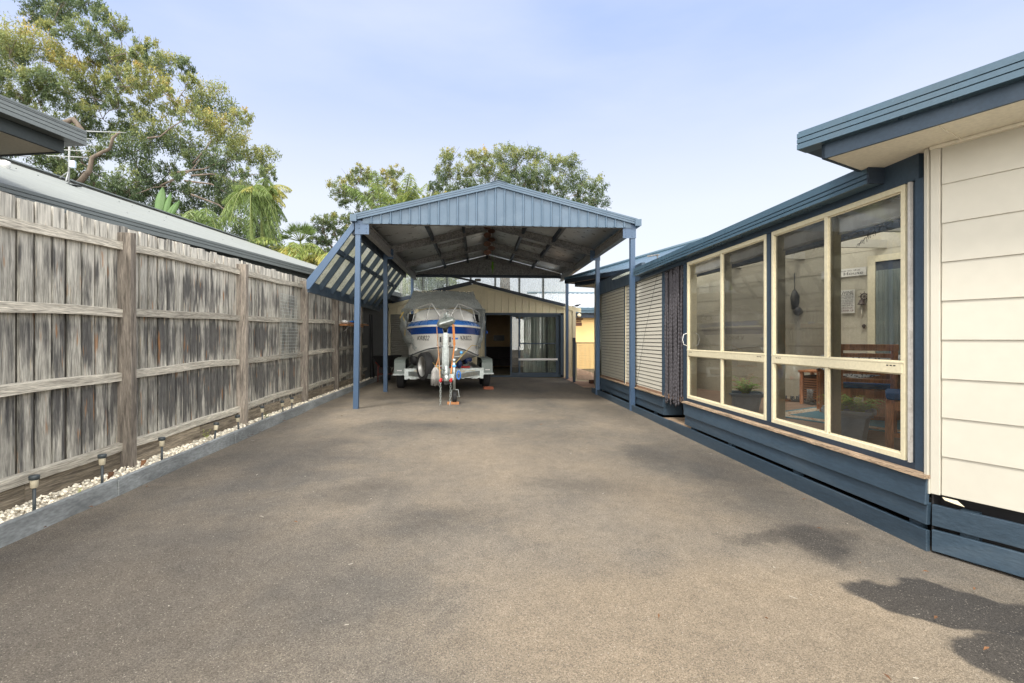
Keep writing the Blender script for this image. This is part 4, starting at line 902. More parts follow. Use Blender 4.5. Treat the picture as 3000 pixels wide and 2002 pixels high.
# ship's wheel bell
wc = hit(2532, 869, (WP+NO*.05)[:2], U); t = thing('ship_bell', "brown ship's wheel and hanging bell on the sunroom wall beside the wine sign", 'bell', wc)
m = MB(); rr = .034
def circ(c, r, n=20): return [c+U*(r*math.cos(2*math.pi*k/n))+Z*(r*math.sin(2*math.pi*k/n)) for k in range(n)]
m.tube(circ(wc, rr*1.15), .008, 6, close=True)
for k in range(8): d = U*math.cos(k*math.pi/4)+Z*math.sin(k*math.pi/4); m.tube([wc, wc+d*rr*2.0], .0045, 5)
m.ball(wc, .012); build('wheel', m, M['bronze'], t)
bc = hit(2524, 893, (WP+NO*.06)[:2], U); m = MB(); m.lathe(bc-Z*.0, [(.05, 0), (.042, .012), (.028, .035), (.022, .06), (.0, .07)], 14); build('bell', m, M['bronze'], t)
m = MB(); m.tube([bc, bc-Z*.1, bc-Z*.17+U*.01], [.006, .009, .011], 6); build('clapper_rope', m, M['pebble'], t)
bo = hit(2531, 955, (WP+NO*.04)[:2], U); m = MB(); m.lathe(bo-Z*.02, [(.004, -.02), (.016, 0), (.024, .02), (.02, .03), (.0, .036)], 10); m.tube(circ(bo+Z*.0, .018, 10), .005, 5, close=True)
tag(build('bottle_opener', m, M['bronze']), 'small cast bottle opener on the sunroom wall below the bell', 'bottle opener')
# dark hanging shape behind the flyscreen
hk = hit(2328, 880, (WP+NO*.06)[:2], U); m = MB(); m.ball(hk, .12, (.5, .5, 1.3), 10, .15); m.ball(hk+Z*-.16+U*.05, .07, (1, .6, .9), 10, .15)
m.tube([hk+Z*.1, hk+Z*.4], .006, 5); tag(build('hanging_jacket', m, M['black']), 'dark garment hanging on the sunroom wall behind the fly screen', 'jacket')
# fairy lights
fy = thing('fairy_lights', 'dark string of fairy lights looped along the sunroom ceiling beams', 'fairy lights', (3.6, 4, 2.4))
for (A0, B0, n, nm) in ((Vector((3.22, 3.45, 2.36)), Vector((4.3, 5.2, 2.42)), 26, 0), (Vector((3.25, 3.4, 2.27)), Vector((3.65, 5.4, 2.36)), 26, 1)):
    m = MB(); pts = [A0.lerp(B0, i/n)+Z*(-.02*math.sin(i*1.1)**2) for i in range(n+1)]; m.tube(pts, .0035, 5)
    for p in pts: m.tube([p, p-Z*random.uniform(.02, .05)+U*random.uniform(-.01, .01)], .003, 4)
    build('light_string', m, M['black'], fy)
# fly curtain of strings
fc = thing('string_curtain', 'dark purple grey rope string curtain hanging in the doorway between shutters and window', 'curtain', (3.1, 7.2, 0))
Y0c, Y1c = yon(2009, 3.06), 7.70
for k in range(34):
    t = (k+.5)/34; y = Y0c+(Y1c-Y0c)*t; m = MB(); x = 3.06+.05*math.sin(k*1.9)+.02*(k % 3); zb = .36+random.uniform(-.02, .1); n = 130; ph = random.random()*6
    pts = []; rs = []
    for i in range(n):
        z = 2.45+(zb-2.45)*i/(n-1); pts.append((x+.004*math.sin(z*5+ph), y+.006*math.sin(z*3+ph), z)); rs.append(.0135+.0035*math.sin(i*1.57+ph))
    m.tube(pts, rs, 6); m.tube([(x, y, zb), (x+.003, y, zb-.03), (x, y+.004, zb-.07)], [.008, .013, .003], 6); build('string', m, M['string'], fc)
m = MB(); m.box(3.02, 3.12, Y0c-.02, Y1c+.04, 2.44, 2.47); build('curtain_rail', m, M['dark_blue'], fc)

# chairs in the sunroom
def chair(label, loc_, rz, back=True):
    t = thing('timber_chair' if back else 'timber_stool', label, 'chair' if back else 'stool', loc_, rz, None)
    w, d, h = .47, .46, .42
    for sx_ in (-1, 1):
        m = MB(); m.beam((sx_*(w/2-.03), d/2-.03, 0), (sx_*(w/2-.03), d/2-.03, h), .05, .045, (0, 1, 0)); build('leg', m, M['timber'], t, True, .003)
        m = MB()
        if back: m.beam((sx_*(w/2-.03), -d/2+.03, 0), (sx_*(w/2-.03), -d/2+.03, h), .05, .045, (0, 1, 0)); m.beam((sx_*(w/2-.03), -d/2+.03, h-.01), (sx_*(w/2-.03), -d/2-.08, .83), .05, .05, (0, 1, 0))
        else: m.beam((sx_*(w/2-.03), -d/2+.03, 0), (sx_*(w/2-.03), -d/2+.03, h), .05, .045, (0, 1, 0))
        build('leg', m, M['timber'], t, True, .003)
    m = MB()
    for a, b in (((-w/2+.03, d/2-.03), (w/2-.03, d/2-.03)), ((-w/2+.03, -d/2+.03), (w/2-.03, -d/2+.03)), ((-w/2+.03, -d/2+.03), (-w/2+.03, d/2-.03)), ((w/2-.03, -d/2+.03), (w/2-.03, d/2-.03))):
        m.beam((*a, h-.045), (*b, h-.045), .03, .075)
    for a, b in (((-w/2+.03, -d/2+.03), (-w/2+.03, d/2-.03)), ((w/2-.03, -d/2+.03), (w/2-.03, d/2-.03)), ((-w/2+.03, -d/2+.03), (w/2-.03, -d/2+.03))): m.beam((*a, .15), (*b, .15), .025, .035)
    build('seat_frame', m, M['timber'], t, True, .003)
    m = MB(); m.cbox((0, 0, h+.028), (w-.01, d-.02, .055)); build('cushion', m, M['cushion'], t, True, .02)
    if back:
        m = MB()
        for z in (.50, .58, .74): y = -d/2+.03-.11*(z-h)/.41; m.beam((-w/2+.05, y, z), (w/2-.05, y, z), .025, .04)
        m.beam((-w/2, -d/2-.083, .815), (w/2, -d/2-.083, .815), .045, .06); build('back_slat', m, M['timber'], t, True, .004)
    return t
chair('brown timber chair with blue cushion seen from behind through the largest window', (3.80, 4.50, .448), R(-38))
chair('backless brown timber stool with dark blue cushion at the near end of the window', (3.49, 3.57, .448), R(-41), False)
chair('brown chair mostly hidden beyond the speckled table, only blue cushion showing', (5.15, 5.35, .448), R(75))
tb = thing('dining_table', 'round table under a speckled white cloth inside the sunroom', 'table', (4.55, 5.1, .448), R(20))
m = MB(); m.cbox((0, 0, .33), (.30, .30, .66)); build('pedestal', m, M['timber'], tb, True, .01)
cl = NM('speckled_cloth'); g = cl.sep(cl.voro(60, None, out='Color')); cl.base(cl.mix(cl.rng(g[0], .72, .8), (.60, .60, .57), (.10, .11, .13)), .9); M['cloth'] = cl.m
m = MB(); vs = []; n = 64
for j, (r_, z) in enumerate(((.0, .70), (.4, .70), (.60, .70), (.615, .695), (.63, .62), (.64, .52))):
    for k in range(n):
        q = 2*math.pi*k/n; w = 1+(.05*math.sin(q*9)*(j-3)/2 if j > 3 else 0); vs.append((r_*w*math.cos(q), r_*w*math.sin(q), z-(.04*math.sin(q*4) if j == 5 else 0)))
m.add(vs, [(j*n+k, j*n+(k+1) % n, (j+1)*n+(k+1) % n, (j+1)*n+k) for j in range(5) for k in range(n)], True)
cloth = build('tablecloth', m, M['cloth']); cloth.location = (4.55, 5.1, .45); tag(cloth, 'white tablecloth with grey speckles draped over the round table', 'tablecloth')
# slatted cabinets
def slat_cabinet(label, loc_, rz, w, d, h, nm):
    t = thing(nm, label, 'cabinet', loc_, rz); m = MB()
    for sx_ in (-1, 1):
        for sy_ in (-1, 1): m.cbox((sx_*(w/2-.02), sy_*(d/2-.02), h/2), (.04, .04, h))
    build('frame', m, M['timber'], t, True); m = MB(); z = .09
    while z < h-.08: m.cbox((0, -d/2+.012, z), (w-.08, .012, .018)); m.cbox((0, d/2-.012, z), (w-.08, .012, .018)); m.cbox((-w/2+.012, 0, z), (.012, d-.08, .018)); m.cbox((w/2-.012, 0, z), (.012, d-.08, .018)); z += .032
    build('slats', m, M['louvre'], t, True); m = MB(); m.cbox((0, 0, h+.01), (w+.03, d+.03, .025)); build('top', m, M['timber'], t, True, .004)
    m = MB(); m.cbox((0, 0, h/2), (w-.06, d-.06, h-.1)); build('inner_panel', m, M['rust'], t, True); return t
slat_cabinet('low slatted timber side cabinet against the sunroom wall left of the table', (4.66, 6.25, .448), R(-60), .42, .34, .44, 'slatted_cabinet')
slat_cabinet('taller dark slatted timber cabinet under the edge of the speckled tablecloth', (4.35, 5.62, .448), R(-30), .34, .3, .60, 'slatted_cabinet')
# rug
rg = NM('rug'); rv = rg.sep(); 
def rugm():
    k = rg; x, y = rv[0], rv[1]
    ex = k.math('SUBTRACT', .72, k.math('ABSOLUTE', x)); ey = k.math('SUBTRACT', 1.2, k.math('ABSOLUTE', y)); e = k.math('MINIMUM', ex, ey)
    band = k.math('MULTIPLY', k.math('GREATER_THAN', e, .05), k.math('LESS_THAN', e, .2)); nz = k.math('GREATER_THAN', k.noise(14, None, 2, .5, 2), .52)
    c = k.mix(band, (.07, .22, .29), k.mix(nz, (.62, .55, .43), (.45, .26, .14))); k.base(c, .95); k.bump(k.noise(200), .4, .003); return k.m
rugm(); m = MB(); m.box(-.72, .72, -1.2, 1.2, 0, .01); rug = build('rug', m, rg.m); rug.location = (4.52, 4.72, .449); rug.rotation_euler = (0, 0, R(26.6)); tag(rug, 'teal rug with patterned cream border on the sunroom floor', 'rug')
# planters
def fern(c, n, L, col, parent):
    m = MB(); c = Vector(c)
    for i in range(n):
        a = random.random()*6.28; l = L*random.uniform(.6, 1.1); lift = random.uniform(.7, 2.0)
        for k in range(14):
            t = (k+1)/14; r_ = l*t; h = l*(lift*t-.75*t*t*lift); p = c+Vector((math.cos(a)*r_*.8, math.sin(a)*r_*.8, h)); s = .042*(1-t*.7)
            for sg in (-1, 1):
                d = Vector((math.cos(a+sg*1.1), math.sin(a+sg*1.1), random.uniform(-.3, .3)))*s; e = Vector((math.cos(a), math.sin(a), .2))*s*.3
                m.add([p, p+d*.5+e, p+d, p+d*.5-e], [(0, 1, 2, 3)])
    return build('foliage', m, col, parent)
LG = []
for nm, c in (('fern_green', (.26, .50, .07)), ('fern_yellow', (.46, .54, .06)), ('fern_dry', (.45, .22, .10))):
    LG.append(paint(nm, c, .6, ridv=.4, bump=0))
def planter(px, py, d, label, rz, cols, s=1.0, hz=1.0):
    c = at(px, py, d); t = thing('planter', label, 'planter', (c.x, c.y, .449), rz)
    m = MB(); n = 2
    def ring(a, b, z, ch): return [(-a+ch, -b, z), (a-ch, -b, z), (a, -b+ch, z), (a, b-ch, z), (a-ch, b, z), (-a+ch, b, z), (-a, b-ch, z), (-a, -b+ch, z)]
    R_ = [(.135, .125, 0), (.165, .15, .17), (.17, .155, .172), (.175, .16, .20), (.205, .185, .205), (.21, .19, .225), (.19, .17, .225), (.185, .165, .18)]
    vs = []
    for a, b, z in R_: vs += ring(a*s, b*s, z*s*hz, .035*s)
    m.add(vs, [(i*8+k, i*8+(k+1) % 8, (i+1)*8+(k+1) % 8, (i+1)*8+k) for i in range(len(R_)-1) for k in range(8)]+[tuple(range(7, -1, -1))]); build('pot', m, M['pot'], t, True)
    m = MB(); m.add(ring(.188*s, .168*s, .19*s*hz, .03), [tuple(range(8))]); build('soil', m, M['dirt'], t, True)
    for i, (mt, cx_, cy_, nn, L_) in enumerate(cols):
        P = Vector((c.x, c.y, .449))+Matrix.Rotation(rz, 3, 'Z')@Vector((cx_, cy_, .20*s*hz)); fern(P, nn, L_, mt, t)
    return t
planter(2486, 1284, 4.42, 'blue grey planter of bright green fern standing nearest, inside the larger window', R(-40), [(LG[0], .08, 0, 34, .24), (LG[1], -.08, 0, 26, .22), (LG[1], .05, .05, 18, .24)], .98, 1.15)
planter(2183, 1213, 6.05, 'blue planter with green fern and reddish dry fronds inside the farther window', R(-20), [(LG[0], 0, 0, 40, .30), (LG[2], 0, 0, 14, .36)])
# shoes
def sandal(px, py, d, rz, label, boot=False):
    c = at(px, py, d); t = thing('boot' if boot else 'sandal', label, 'shoe', (c.x, c.y, .45), rz)
    m = MB(); m.ball((0, 0, .018), .13, (.38, 1, .14), 14); build('sole', m, M['black'], t, True)
    m = MB()
    if boot: m.ball((0, .02, .06), .1, (.45, .95, .55), 12); m.lathe((0, -.05, .06), [(.05, 0), (.047, .1), (.05, .15)], 12)
    else:
        for y in (-.07, .0, .06): m.tube([(-.05, y, .02), (-.03, y, .07), (.03, y, .07), (.05, y, .02)], .008, 5)
    build('upper' if boot else 'strap', m, M['galv_dark'] if boot else M['solar'], t, True)
sandal(2318, 1168, 6.9, R(60), 'black strappy sandal, leftmost of the shoes on the sunroom floor')
sandal(2338, 1167, 6.85, R(70), 'black sandal between the other sandal and the boots')
sandal(2358, 1164, 6.8, R(20), 'dark boot on the sunroom floor beside the slatted cabinet', True)
sandal(2370, 1170, 6.6, R(-10), 'dark boot standing in front of the slatted cabinet leg', True)

# farther wing of the house behind the shutters
hw = thing('house_wing', 'farther angled wing of the house with pale blue metal hip roof above the shutters', 'house', (3.7, 13, 0))
E1 = at(1654, 833, 14.0); E1.z = 2.93
e = E1
m = MB()
for (a, b, c) in ((0, .115, .075), (.01, .075, .065), (0, .065, 0)): m.prism([e+NI*a+Z*b, e+NI*a+U*7+Z*b, e+NI*a+U*7+Z*c, e+NI*a+Z*c], NI*.12)
m.prism([e-U*.0+Z*.115, e+NI*6+Z*.115, e+NI*6, e][::-1], U*.1); build('gutter', m, M['dark_blue'], hw)
f = e+NI*.28+U*.12-Z*.09; m = MB(); m.prism([f, f+U*7, f+U*7+Z*.17, f+Z*.17], NI*.02); m.prism([f, f+NI*5, f+NI*5+Z*.17, f+Z*.17][::-1], U*.02); build('fascia', m, M['dark_blue'], hw)
m = MB(); m.prism([f+Z*.01, f+U*7+Z*.01, f+U*7+NI*4+Z*.01, f+NI*4+Z*.01], Z*.01); build('soffit', m, M['cream_soft'], hw)
pit = math.tan(R(20)); m = MB(); hp = e+(NI+U)*7+Z*(7*pit+.11); top0 = e+Z*.11
def corr(A_, B_, C_, D_, n, amp=.012):                   # sheet from edge AB up to CD
    vs = []; A_, B_, C_, D_ = map(Vector, (A_, B_, C_, D_)); nn = (B_-A_).cross(D_-A_).normalized()
    for i in range(n+1): t = i/n; o_ = nn*amp*(1 if i % 2 else -1); vs += [A_.lerp(B_, t)+o_, D_.lerp(C_, t)+o_]
    return vs, [(2*i, 2*i+2, 2*i+3, 2*i+1) for i in range(n)]
m.add([top0, top0+U*20, top0+U*20+NI*7+Z*7*pit, hp], [(0, 1, 2, 3)]); m.add([top0, hp, top0+NI*14], [(0, 1, 2)]); rfw = build('roof', m, M['gutter_blue'], hw)
m = MB(); m.tube([top0+Z*.02, hp+Z*.02], .05, 6); build('hip_capping', m, M['gutter_blue'], rfw)
m = MB(); c1 = Vector((xon(1741, 14.6), 14.6, 0)); m.prism([c1+Z*-.1, c1+U*3+Z*-.1, c1+U*3+Z*2.95, c1+Z*2.95], NI*.1); m.prism([c1+Z*-.1, c1+NI*5+Z*-.1, c1+NI*5+Z*2.95, c1+Z*2.95][::-1], U*.08); build('wall', m, M['cream'], hw)
m = MB(); m.box(c1.x-.06, 3.9, 12.4, 14.4, -.12, .36); build('plinth', m, M['dark_blue'], hw)
# yellow building behind the gate
yb2 = thing('yellow_building', 'yellow walled outbuilding with silver corrugated roof seen past the side gate', 'building', (6, 24, 0))
m = MB(); m.box(2.5, 12, 24, 28, -.2, 2.6); build('wall', m, M['yellow'], yb2)
m = MB(); n = 150; vs = []
for i in range(n+1):
    x = 2.2+10*i/n; q = .018 if i % 4 < 2 else 0; vs += [(x, 23.6, 2.86+q), (x+1.2, 27.4, 3.9+q)]
m.add(vs, [(2*i, 2*i+2, 2*i+3, 2*i+1) for i in range(n)]); r2 = build('roof', m, M['silver_roof'], yb2)
m = MB(); m.tube([(2.8, 27.4, 3.93), (13, 27.4, 3.93)], .07, 6); build('ridge_cap', m, M['gutter_blue'], r2)
m = MB(); m.box(2.2, 12, 23.5, 23.62, 2.72, 2.86); m.box(2.2, 12, 23.53, 23.65, 2.60, 2.72); build('gutter', m, M['gutter_blue'], yb2)
m = MB(); m.box(2.2, 12, 23.7, 23.75, 2.36, 2.6); build('fascia', m, M['dark_blue'], yb2)
for i, (a, b, c, d, l) in enumerate(((1685, 1708, 932.5, 936.5, 'topmost thin brown plaque on the yellow wall'), (1688.5, 1703, 938.5, 942.5, 'shortest brown plaque, between the other two on the yellow wall'), (1687, 1704.5, 944.5, 954, 'lowest and tallest brown plaque on the yellow wall'))):
    m = MB(); m.box(xon(a, 23.97), xon(b, 23.97), 23.96, 23.99, CAMZ+(HY-d)*23.9/F, CAMZ+(HY-c)*23.9/F); tag(build('plaque', m, M['brown_sign']), l, 'sign', 'brown plaques on the yellow wall')
wl_ = thing('wall_lamp', 'round wall lamp under the eave of the yellow building', 'lamp', (xon(1697, 23.6), 23.6, 2.48))
m = MB(); m.ball((0, 0, 0), .1, n=12); build('globe', m, M['frost'], wl_, True); m = MB(); m.tube([(0, 0, .08), (0, .1, .12)], .02, 6); build('bracket', m, M['black'], wl_, True)
# small bird on the shed gutter
bd_ = thing('bird', 'small black and grey bird perched on the right end of the shed roof', 'bird', (xon(1690, 16.95), 16.95, 2.47))
m = MB(); prof = [(-.16, .0, .008), (-.10, .012, .012), (-.05, .025, .03), (0, .035, .042), (.05, .045, .036), (.08, .06, .022), (.10, .066, .026), (.125, .066, .02), (.14, .062, .008), (.16, .056, .003)]
m.tube([(x, 0, z) for x, z, r_ in prof], [r_ for x, z, r_ in prof], 10); build('body', m, M['black'], bd_, True)
m = MB(); m.tube([(.01, .01, .03), (.015, .01, -.02)], .004, 5); m.tube([(.01, -.01, .03), (.015, -.01, -.02)], .004, 5); build('leg', m, M['solar'], bd_, True)
# ------------------------------------------------------------------ boat trailer (local +y runs back from the coupling)
TL = (-.63, 9.75, 0); TR = R(4.8); TM = Matrix.Translation(TL)@Matrix.Rotation(TR, 4, 'Z')
tr = thing('boat_trailer', 'galvanised boat trailer with spare wheel and two hanging safety chains', 'trailer', TL, TR)
def tb_(name, m, mt, parent=None, **k): return build(name, m, mt, parent or tr, True, **k)
m = MB()
m.beam((0, .1, .50), (0, 2.3, .50), .08, .12); m.beam((-.0, .5, .49), (-.85, 2.3, .49), .06, .1); m.beam((0, .5, .49), (.85, 2.3, .49), .06, .1)
for s in (-1, 1): m.beam((s*.9, 2.3, .52), (s*.9, 6.0, .52), .06, .14)
for y in (3.4, 4.6, 5.9): m.beam((-.9, y, .48), (.9, y, .48), .08, .1)
tb_('frame', m, M['sliver'], bevel=.004)
m = MB()
m.box(-.97, .97, 2.28, 2.285, .44, .60); m.box(-.97, .97, 2.24, 2.34, .60, .608); m.box(-.97, .97, 2.24, 2.34, .432, .44)
for x in (-.93, -.8, -.72, -.55, .45, .7, .78, .92): m.box(x-.035, x+.035, 2.24, 2.33, .345, .432)
m.box(-.9, .9, 2.27, 2.33, .36, .42)
cmb = tb_('cross_member', m, M['sliver'])
for (x, s, sz) in ((.36, 'Dunbier', .085), (-.66, 'Dun', .08)):
    t = text_mb(s, sz, (x, 2.272, .535), (1, 0, 0), (0, 0, 1), .2, 1.1); tb_('lettering', t, M['sticker'], cmb)
t = text_mb('MARINE PRODUCTS', .024, (.64, 2.272, .54), (1, 0, 0), (0, 0, 1)); tb_('lettering', t, M['sticker'], cmb)
def wheel(c, ax, r, w, name='wheel', lab=None, spokes=5):
    c = Vector(c); ax = Vector(ax).normalized(); m = MB(); h = w/2; ri = r*.72
    m.lathe(c, [(ri, -h*.85), (r*.8, -h), (r*.94, -h*.92), (r, -h*.7), (r, h*.7), (r*.94, h*.92), (r*.8, h), (ri, h*.85), (ri, -h*.85)], 40, ax)
    wh = tb_(name, m, M['rubber'])
    if lab: wh['label'] = lab
    m = MB(); m.lathe(c, [(ri, h*.8), (ri*.96, h*.84), (ri*.88, h*.6), (ri*.84, h*.2), (ri*.84, -h*.8)], 32, ax)
    a = ax.cross(Vector((0, 0, 1))).normalized(); b = a.cross(ax)
    m.lathe(c+ax*h*.3, [(r*.17, -.02), (r*.17, .03), (r*.1, .04), (0, .042)], 14, ax)
    for k in range(spokes):
        q = 2*math.pi*k/spokes+.3; d = a*math.cos(q)+b*math.sin(q); t2 = d.cross(ax)
        p0 = c+d*r*.12+ax*h*.45; p1 = c+d*ri*.95+ax*h*.6; m.beam(p0, p1, r*.12, .02, ax)
    tb_('rim', m, M['alloy'], wh)
    m = MB()
    for k in range(44):                                  # tread blocks
        q = 2*math.pi*k/44; d = a*math.cos(q)+b*math.sin(q); t2 = d.cross(ax)
        for o_ in (-.28, 0, .28): m.cbox(c+d*(r+.002)+ax*w*o_+t2*.0, (.01, .01, .01)) if 0 else m.beam(c+d*(r-.004)+ax*w*(o_-.1), c+d*(r-.004)+ax*w*(o_+.1), r*.085, .014, d)
    tb_('tread', m, M['rubber'], wh)
    return wh
for s in (-1, 1):
    for y in (3.4, 4.15): wheel((s*1.13, y, .335), (s, 0, 0), .31, .2)
    m = MB(); pts = []
    for k in range(13):
        a = math.pi*k/12; pts.append((3.03-.05+ (1-math.cos(a))*.0, 0))
    prof = [(2.98, .42), (3.0, .70), (3.06, .77), (3.2, .80), (4.4, .80), (4.52, .76), (4.58, .45)]
    for i in range(len(prof)-1):
        (y0, z0), (y1, z1) = prof[i], prof[i+1]; m.hexa([(s*.99, y0, z0), (s*1.27, y0, z0), (s*1.27, y1, z1), (s*.99, y1, z1), (s*.99, y0-.004, z0+.006), (s*1.27, y0-.004, z0+.006), (s*1.27, y1, z1+.006), (s*.99, y1, z1+.006)])
    x = s*1.27; m.prism([(x, y, z) for y, z in prof], (s*.005, 0, 0))
    f_ = tb_('fender', m, paint('fender_grey', (.20, .235, .215), .4), bevel=.004)
    m = MB(); m.box(min(s*.97, s*1.29), max(s*.97, s*1.29), 2.86, 3.0, .40, .435); tb_('step', m, M['sliver'])
    m = MB(); m.box(s*1.14-.06, s*1.14+.06, 2.962, 2.975, .50, .53); tb_('reflector', m, M['white'], f_)
# spare wheel
ang = R(24); wheel((-.45, 1.5, .70), (-math.cos(ang), -math.sin(ang), 0), .32, .21, 'spare_wheel')
m = MB(); m.beam((0, 1.55, .7), (-.42, 1.52, .7), .05, .05); m.beam((-.02, 1.55, .5), (-.02, 1.55, .75), .05, .05, (0, 1, 0)); tb_('wheel_carrier', m, M['sliver'])
# coupling and winch post
m = MB(); m.cbox((0, .0, .55), (.075, .34, .08)); m.cbox((0, .16, .6), (.11, .16, .12)); m.lathe((0, -.14, .50), [(.045, 0), (.055, .03), (.052, .09), (.03, .12), (0, .125)], 14); m.tube([(0, -.1, .62), (.0, .05, .70), (0, .14, .69)], .014, 6)
m.tube([(-.05, .1, .7), (-.07, .03, .73), (-.03, -.03, .72), (.03, 0, .70)], .011, 6); m.lathe((0, .02, .58), [(.05, 0), (.058, .02), (.058, .09), (.04, .14), (.04, .2), (.02, .22)], 16)
cpo = tb_('coupling', m, M['sliver'], bevel=.003)
m = MB(); m.cbox((0, .28, .53), (.115, .3, .14)); m.cbox((0, .02, .46), (.09, .12, .07)); tb_('coupling_boot', m, M['black'])
m = MB(); m.box(-.048, .048, .93, .99, .56, 1.47); m.box(-.075, .075, .96, 1.04, .56, 1.18); m.box(-.077, .077, .925, .935, 1.17, 1.19); m.box(-.055, -.044, .91, 1.0, .6, 1.45); m.box(.044, .055, .91, 1.0, .6, 1.45); m.beam((0, .98, 1.0), (0, 1.6, .5), .05, .06)
wp = tb_('winch_post', m, M['sliver'], bevel=.003)
for q in (-.125, .08): m = MB(); m.box(q, q+.038, .9, 1.05, 1.26, 1.38); tb_('bow_pad', m, M['black'], wp, bevel=.01)
m = MB(); m.lathe((-.13, .97, 1.17), [(.02, 0), (.04, .0), (.04, .03), (.02, .03), (.02, .23), (.04, .23), (.04, .26), (.02, .26)], 12, (1, 0, 0)); m.tube([(-.19, .9, 1.2), (-.1, .95, 1.15)], .012, 6); tb_('winch', m, M['galv_dark'], wp)
m = MB(); m.tube([(.13, .93, 1.17), (.17, .9, 1.17), (.17, .88, 1.33)], .009, 6); m.lathe((.21, .9, 1.10), [(.055, 0), (.06, .01), (.055, .02), (0, .02)], 14, (0, -1, 0)); tb_('winch_handle', m, M['sliver'], wp)
m = MB(); m.tube([(.14, .87, 1.335), (.27, .86, 1.34)], .018, 8); tb_('handle_grip', m, M['blue_pl'], wp)
# jockey wheel
jx, jy = .16, .12
m = MB(); m.tube([(jx, jy, .30), (jx, jy, .93)], .029, 12); m.tube([(jx, jy, .93), (jx, jy, .97), (jx+.14, jy-.02, .985), (jx+.145, jy-.02, 1.04)], .009, 6); m.cbox((jx-.06, jy, .56), (.1, .07, .12)); m.tube([(jx, jy, .86), (jx, jy, .93)], .036, 12)
jw = tb_('jockey_stand', m, M['sliver'])
m = MB(); m.lathe((jx+.145, jy-.02, 1.03), [(.02, 0), (.03, .01), (.03, .04), (.015, .05)], 10); m.ball((jx, jy, .78), .045, (1, 1, .8)); tb_('crank_knob', m, paint('light_blue_plastic', (.08, .32, .62), .45), jw)
m = MB(); m.lathe((jx-.035, jy, .155), [(.06, 0), (.095, .0), (.108, .012), (.108, .072), (.095, .085), (.06, .085)], 26, (1, 0, 0)); tb_('jockey_tyre', m, M['rubber'], jw)
m = MB(); m.tube([(jx-.05, jy, .3), (jx+.08, jy, .3), (jx+.1, jy, .16), (jx+.12, jy, .155)], .008, 6); m.tube([(jx-.05, jy, .3), (jx-.055, jy, .155), (jx+.11, jy, .155)], .008, 6); tb_('fork', m, M['sliver'], jw)
m = MB()
for k in range(16):
    pass
m.tube([(jx+.09+.035*math.cos(k*math.pi/8), jy-.05, .60+.085*math.sin(k*math.pi/8)) for k in range(16)], .013, 6, close=True); tb_('blue_ring', m, M['blue_pl'])
m = MB(); m.tube([(.0, 2.2, .635), (.62, 2.2, .635)], .022, 8); m.tube([(-.2, 2.0, .64), (-.0, 2.1, .64)], .018, 8); tb_('red_bar', m, M['red'])
# chains
def chain(x, y, z0, z1, lean):
    m = MB(); n = int((z0-z1)/.042); 
    for i in range(n+1):
        t = i/n; z = z0-(z0-z1)*t; c = Vector((x+lean*t, y, z)); a = (i % 2)*math.pi/2+.35; d = Vector((math.cos(a), math.sin(a), 0)); pts = []
        for k in range(12):
            q = 2*math.pi*k/12; pts.append(c+d*.0155*math.cos(q)+Vector((0, 0, 1))*(.016*math.sin(q)+(.012 if math.sin(q) > 0 else -.012)))
        m.tube(pts, .0052, 5, close=True)
    return m
for x, l in ((-.115, 0), (.085, -.01)):
    tb_('safety_chain', chain(x, -.06, .47, .025, l), M['sliver'])
    m = MB(); m.ball((x, -.05, .50), .036, (1, .7, 1), 10, .08); m.ball((x+.015, -.05, .53), .025); tb_('chain_shackle', m, M['red'])
M['strap_dull'] = paint('faded_strap', (.36, .19, .09), .85)
# tie-down straps to the bow
m = MB(); m.beam((-.19, .92, 1.60), (-.12, .15, .52), .018, .004, (0, 1, .3)); tb_('tie_strap', m, M['strap_dull'])
m = MB(); m.beam((.17, .9, 1.65), (.19, .82, 1.2), .05, .006, (0, 1, .1)); m.beam((.19, .82, 1.2), (.10, .25, .62), .03, .006, (0, 1, .3)); tb_('tie_strap', m, M['orange'])
m = MB(); m.tube([(.62, 1.6, 1.18), (.12, .6, .72)], .007, 6); m.tube([(-.28, 1.25, .80), (-.10, .6, .66)], .007, 6); tb_('rope', m, M['ropey'])
# clutter under the hull
ug = MB(); ug.ball((.35, 2.0, .72), .09, (.8, 1, 1.2), 12); ug.ball((.58, 2.5, .80), .10, (1.2, 1, .9), 10, .2); tb_('blue_roller', ug, paint('navy_roller', (.01, .025, .09), .5))
m = MB(); m.ball((-.72, 2.6, .82), .13, (1, 1, 1.1), 10, .2)
for s in (-1, 1):
    for y in (2.6, 3.4, 4.6): m.beam((s*.45, y, .52), (s*.45, y, .72), .05, .05, (0, 1, 0)); m.lathe((s*.45-.1, y, .73), [(.04, 0), (.05, .02), (.05, .18), (.04, .2)], 10, (1, 0, 0))
    m.beam((s*.62, 2.4, .74), (s*.62, 5.8, .74), .09, .05)
tb_('hull_support', m, M['black'])

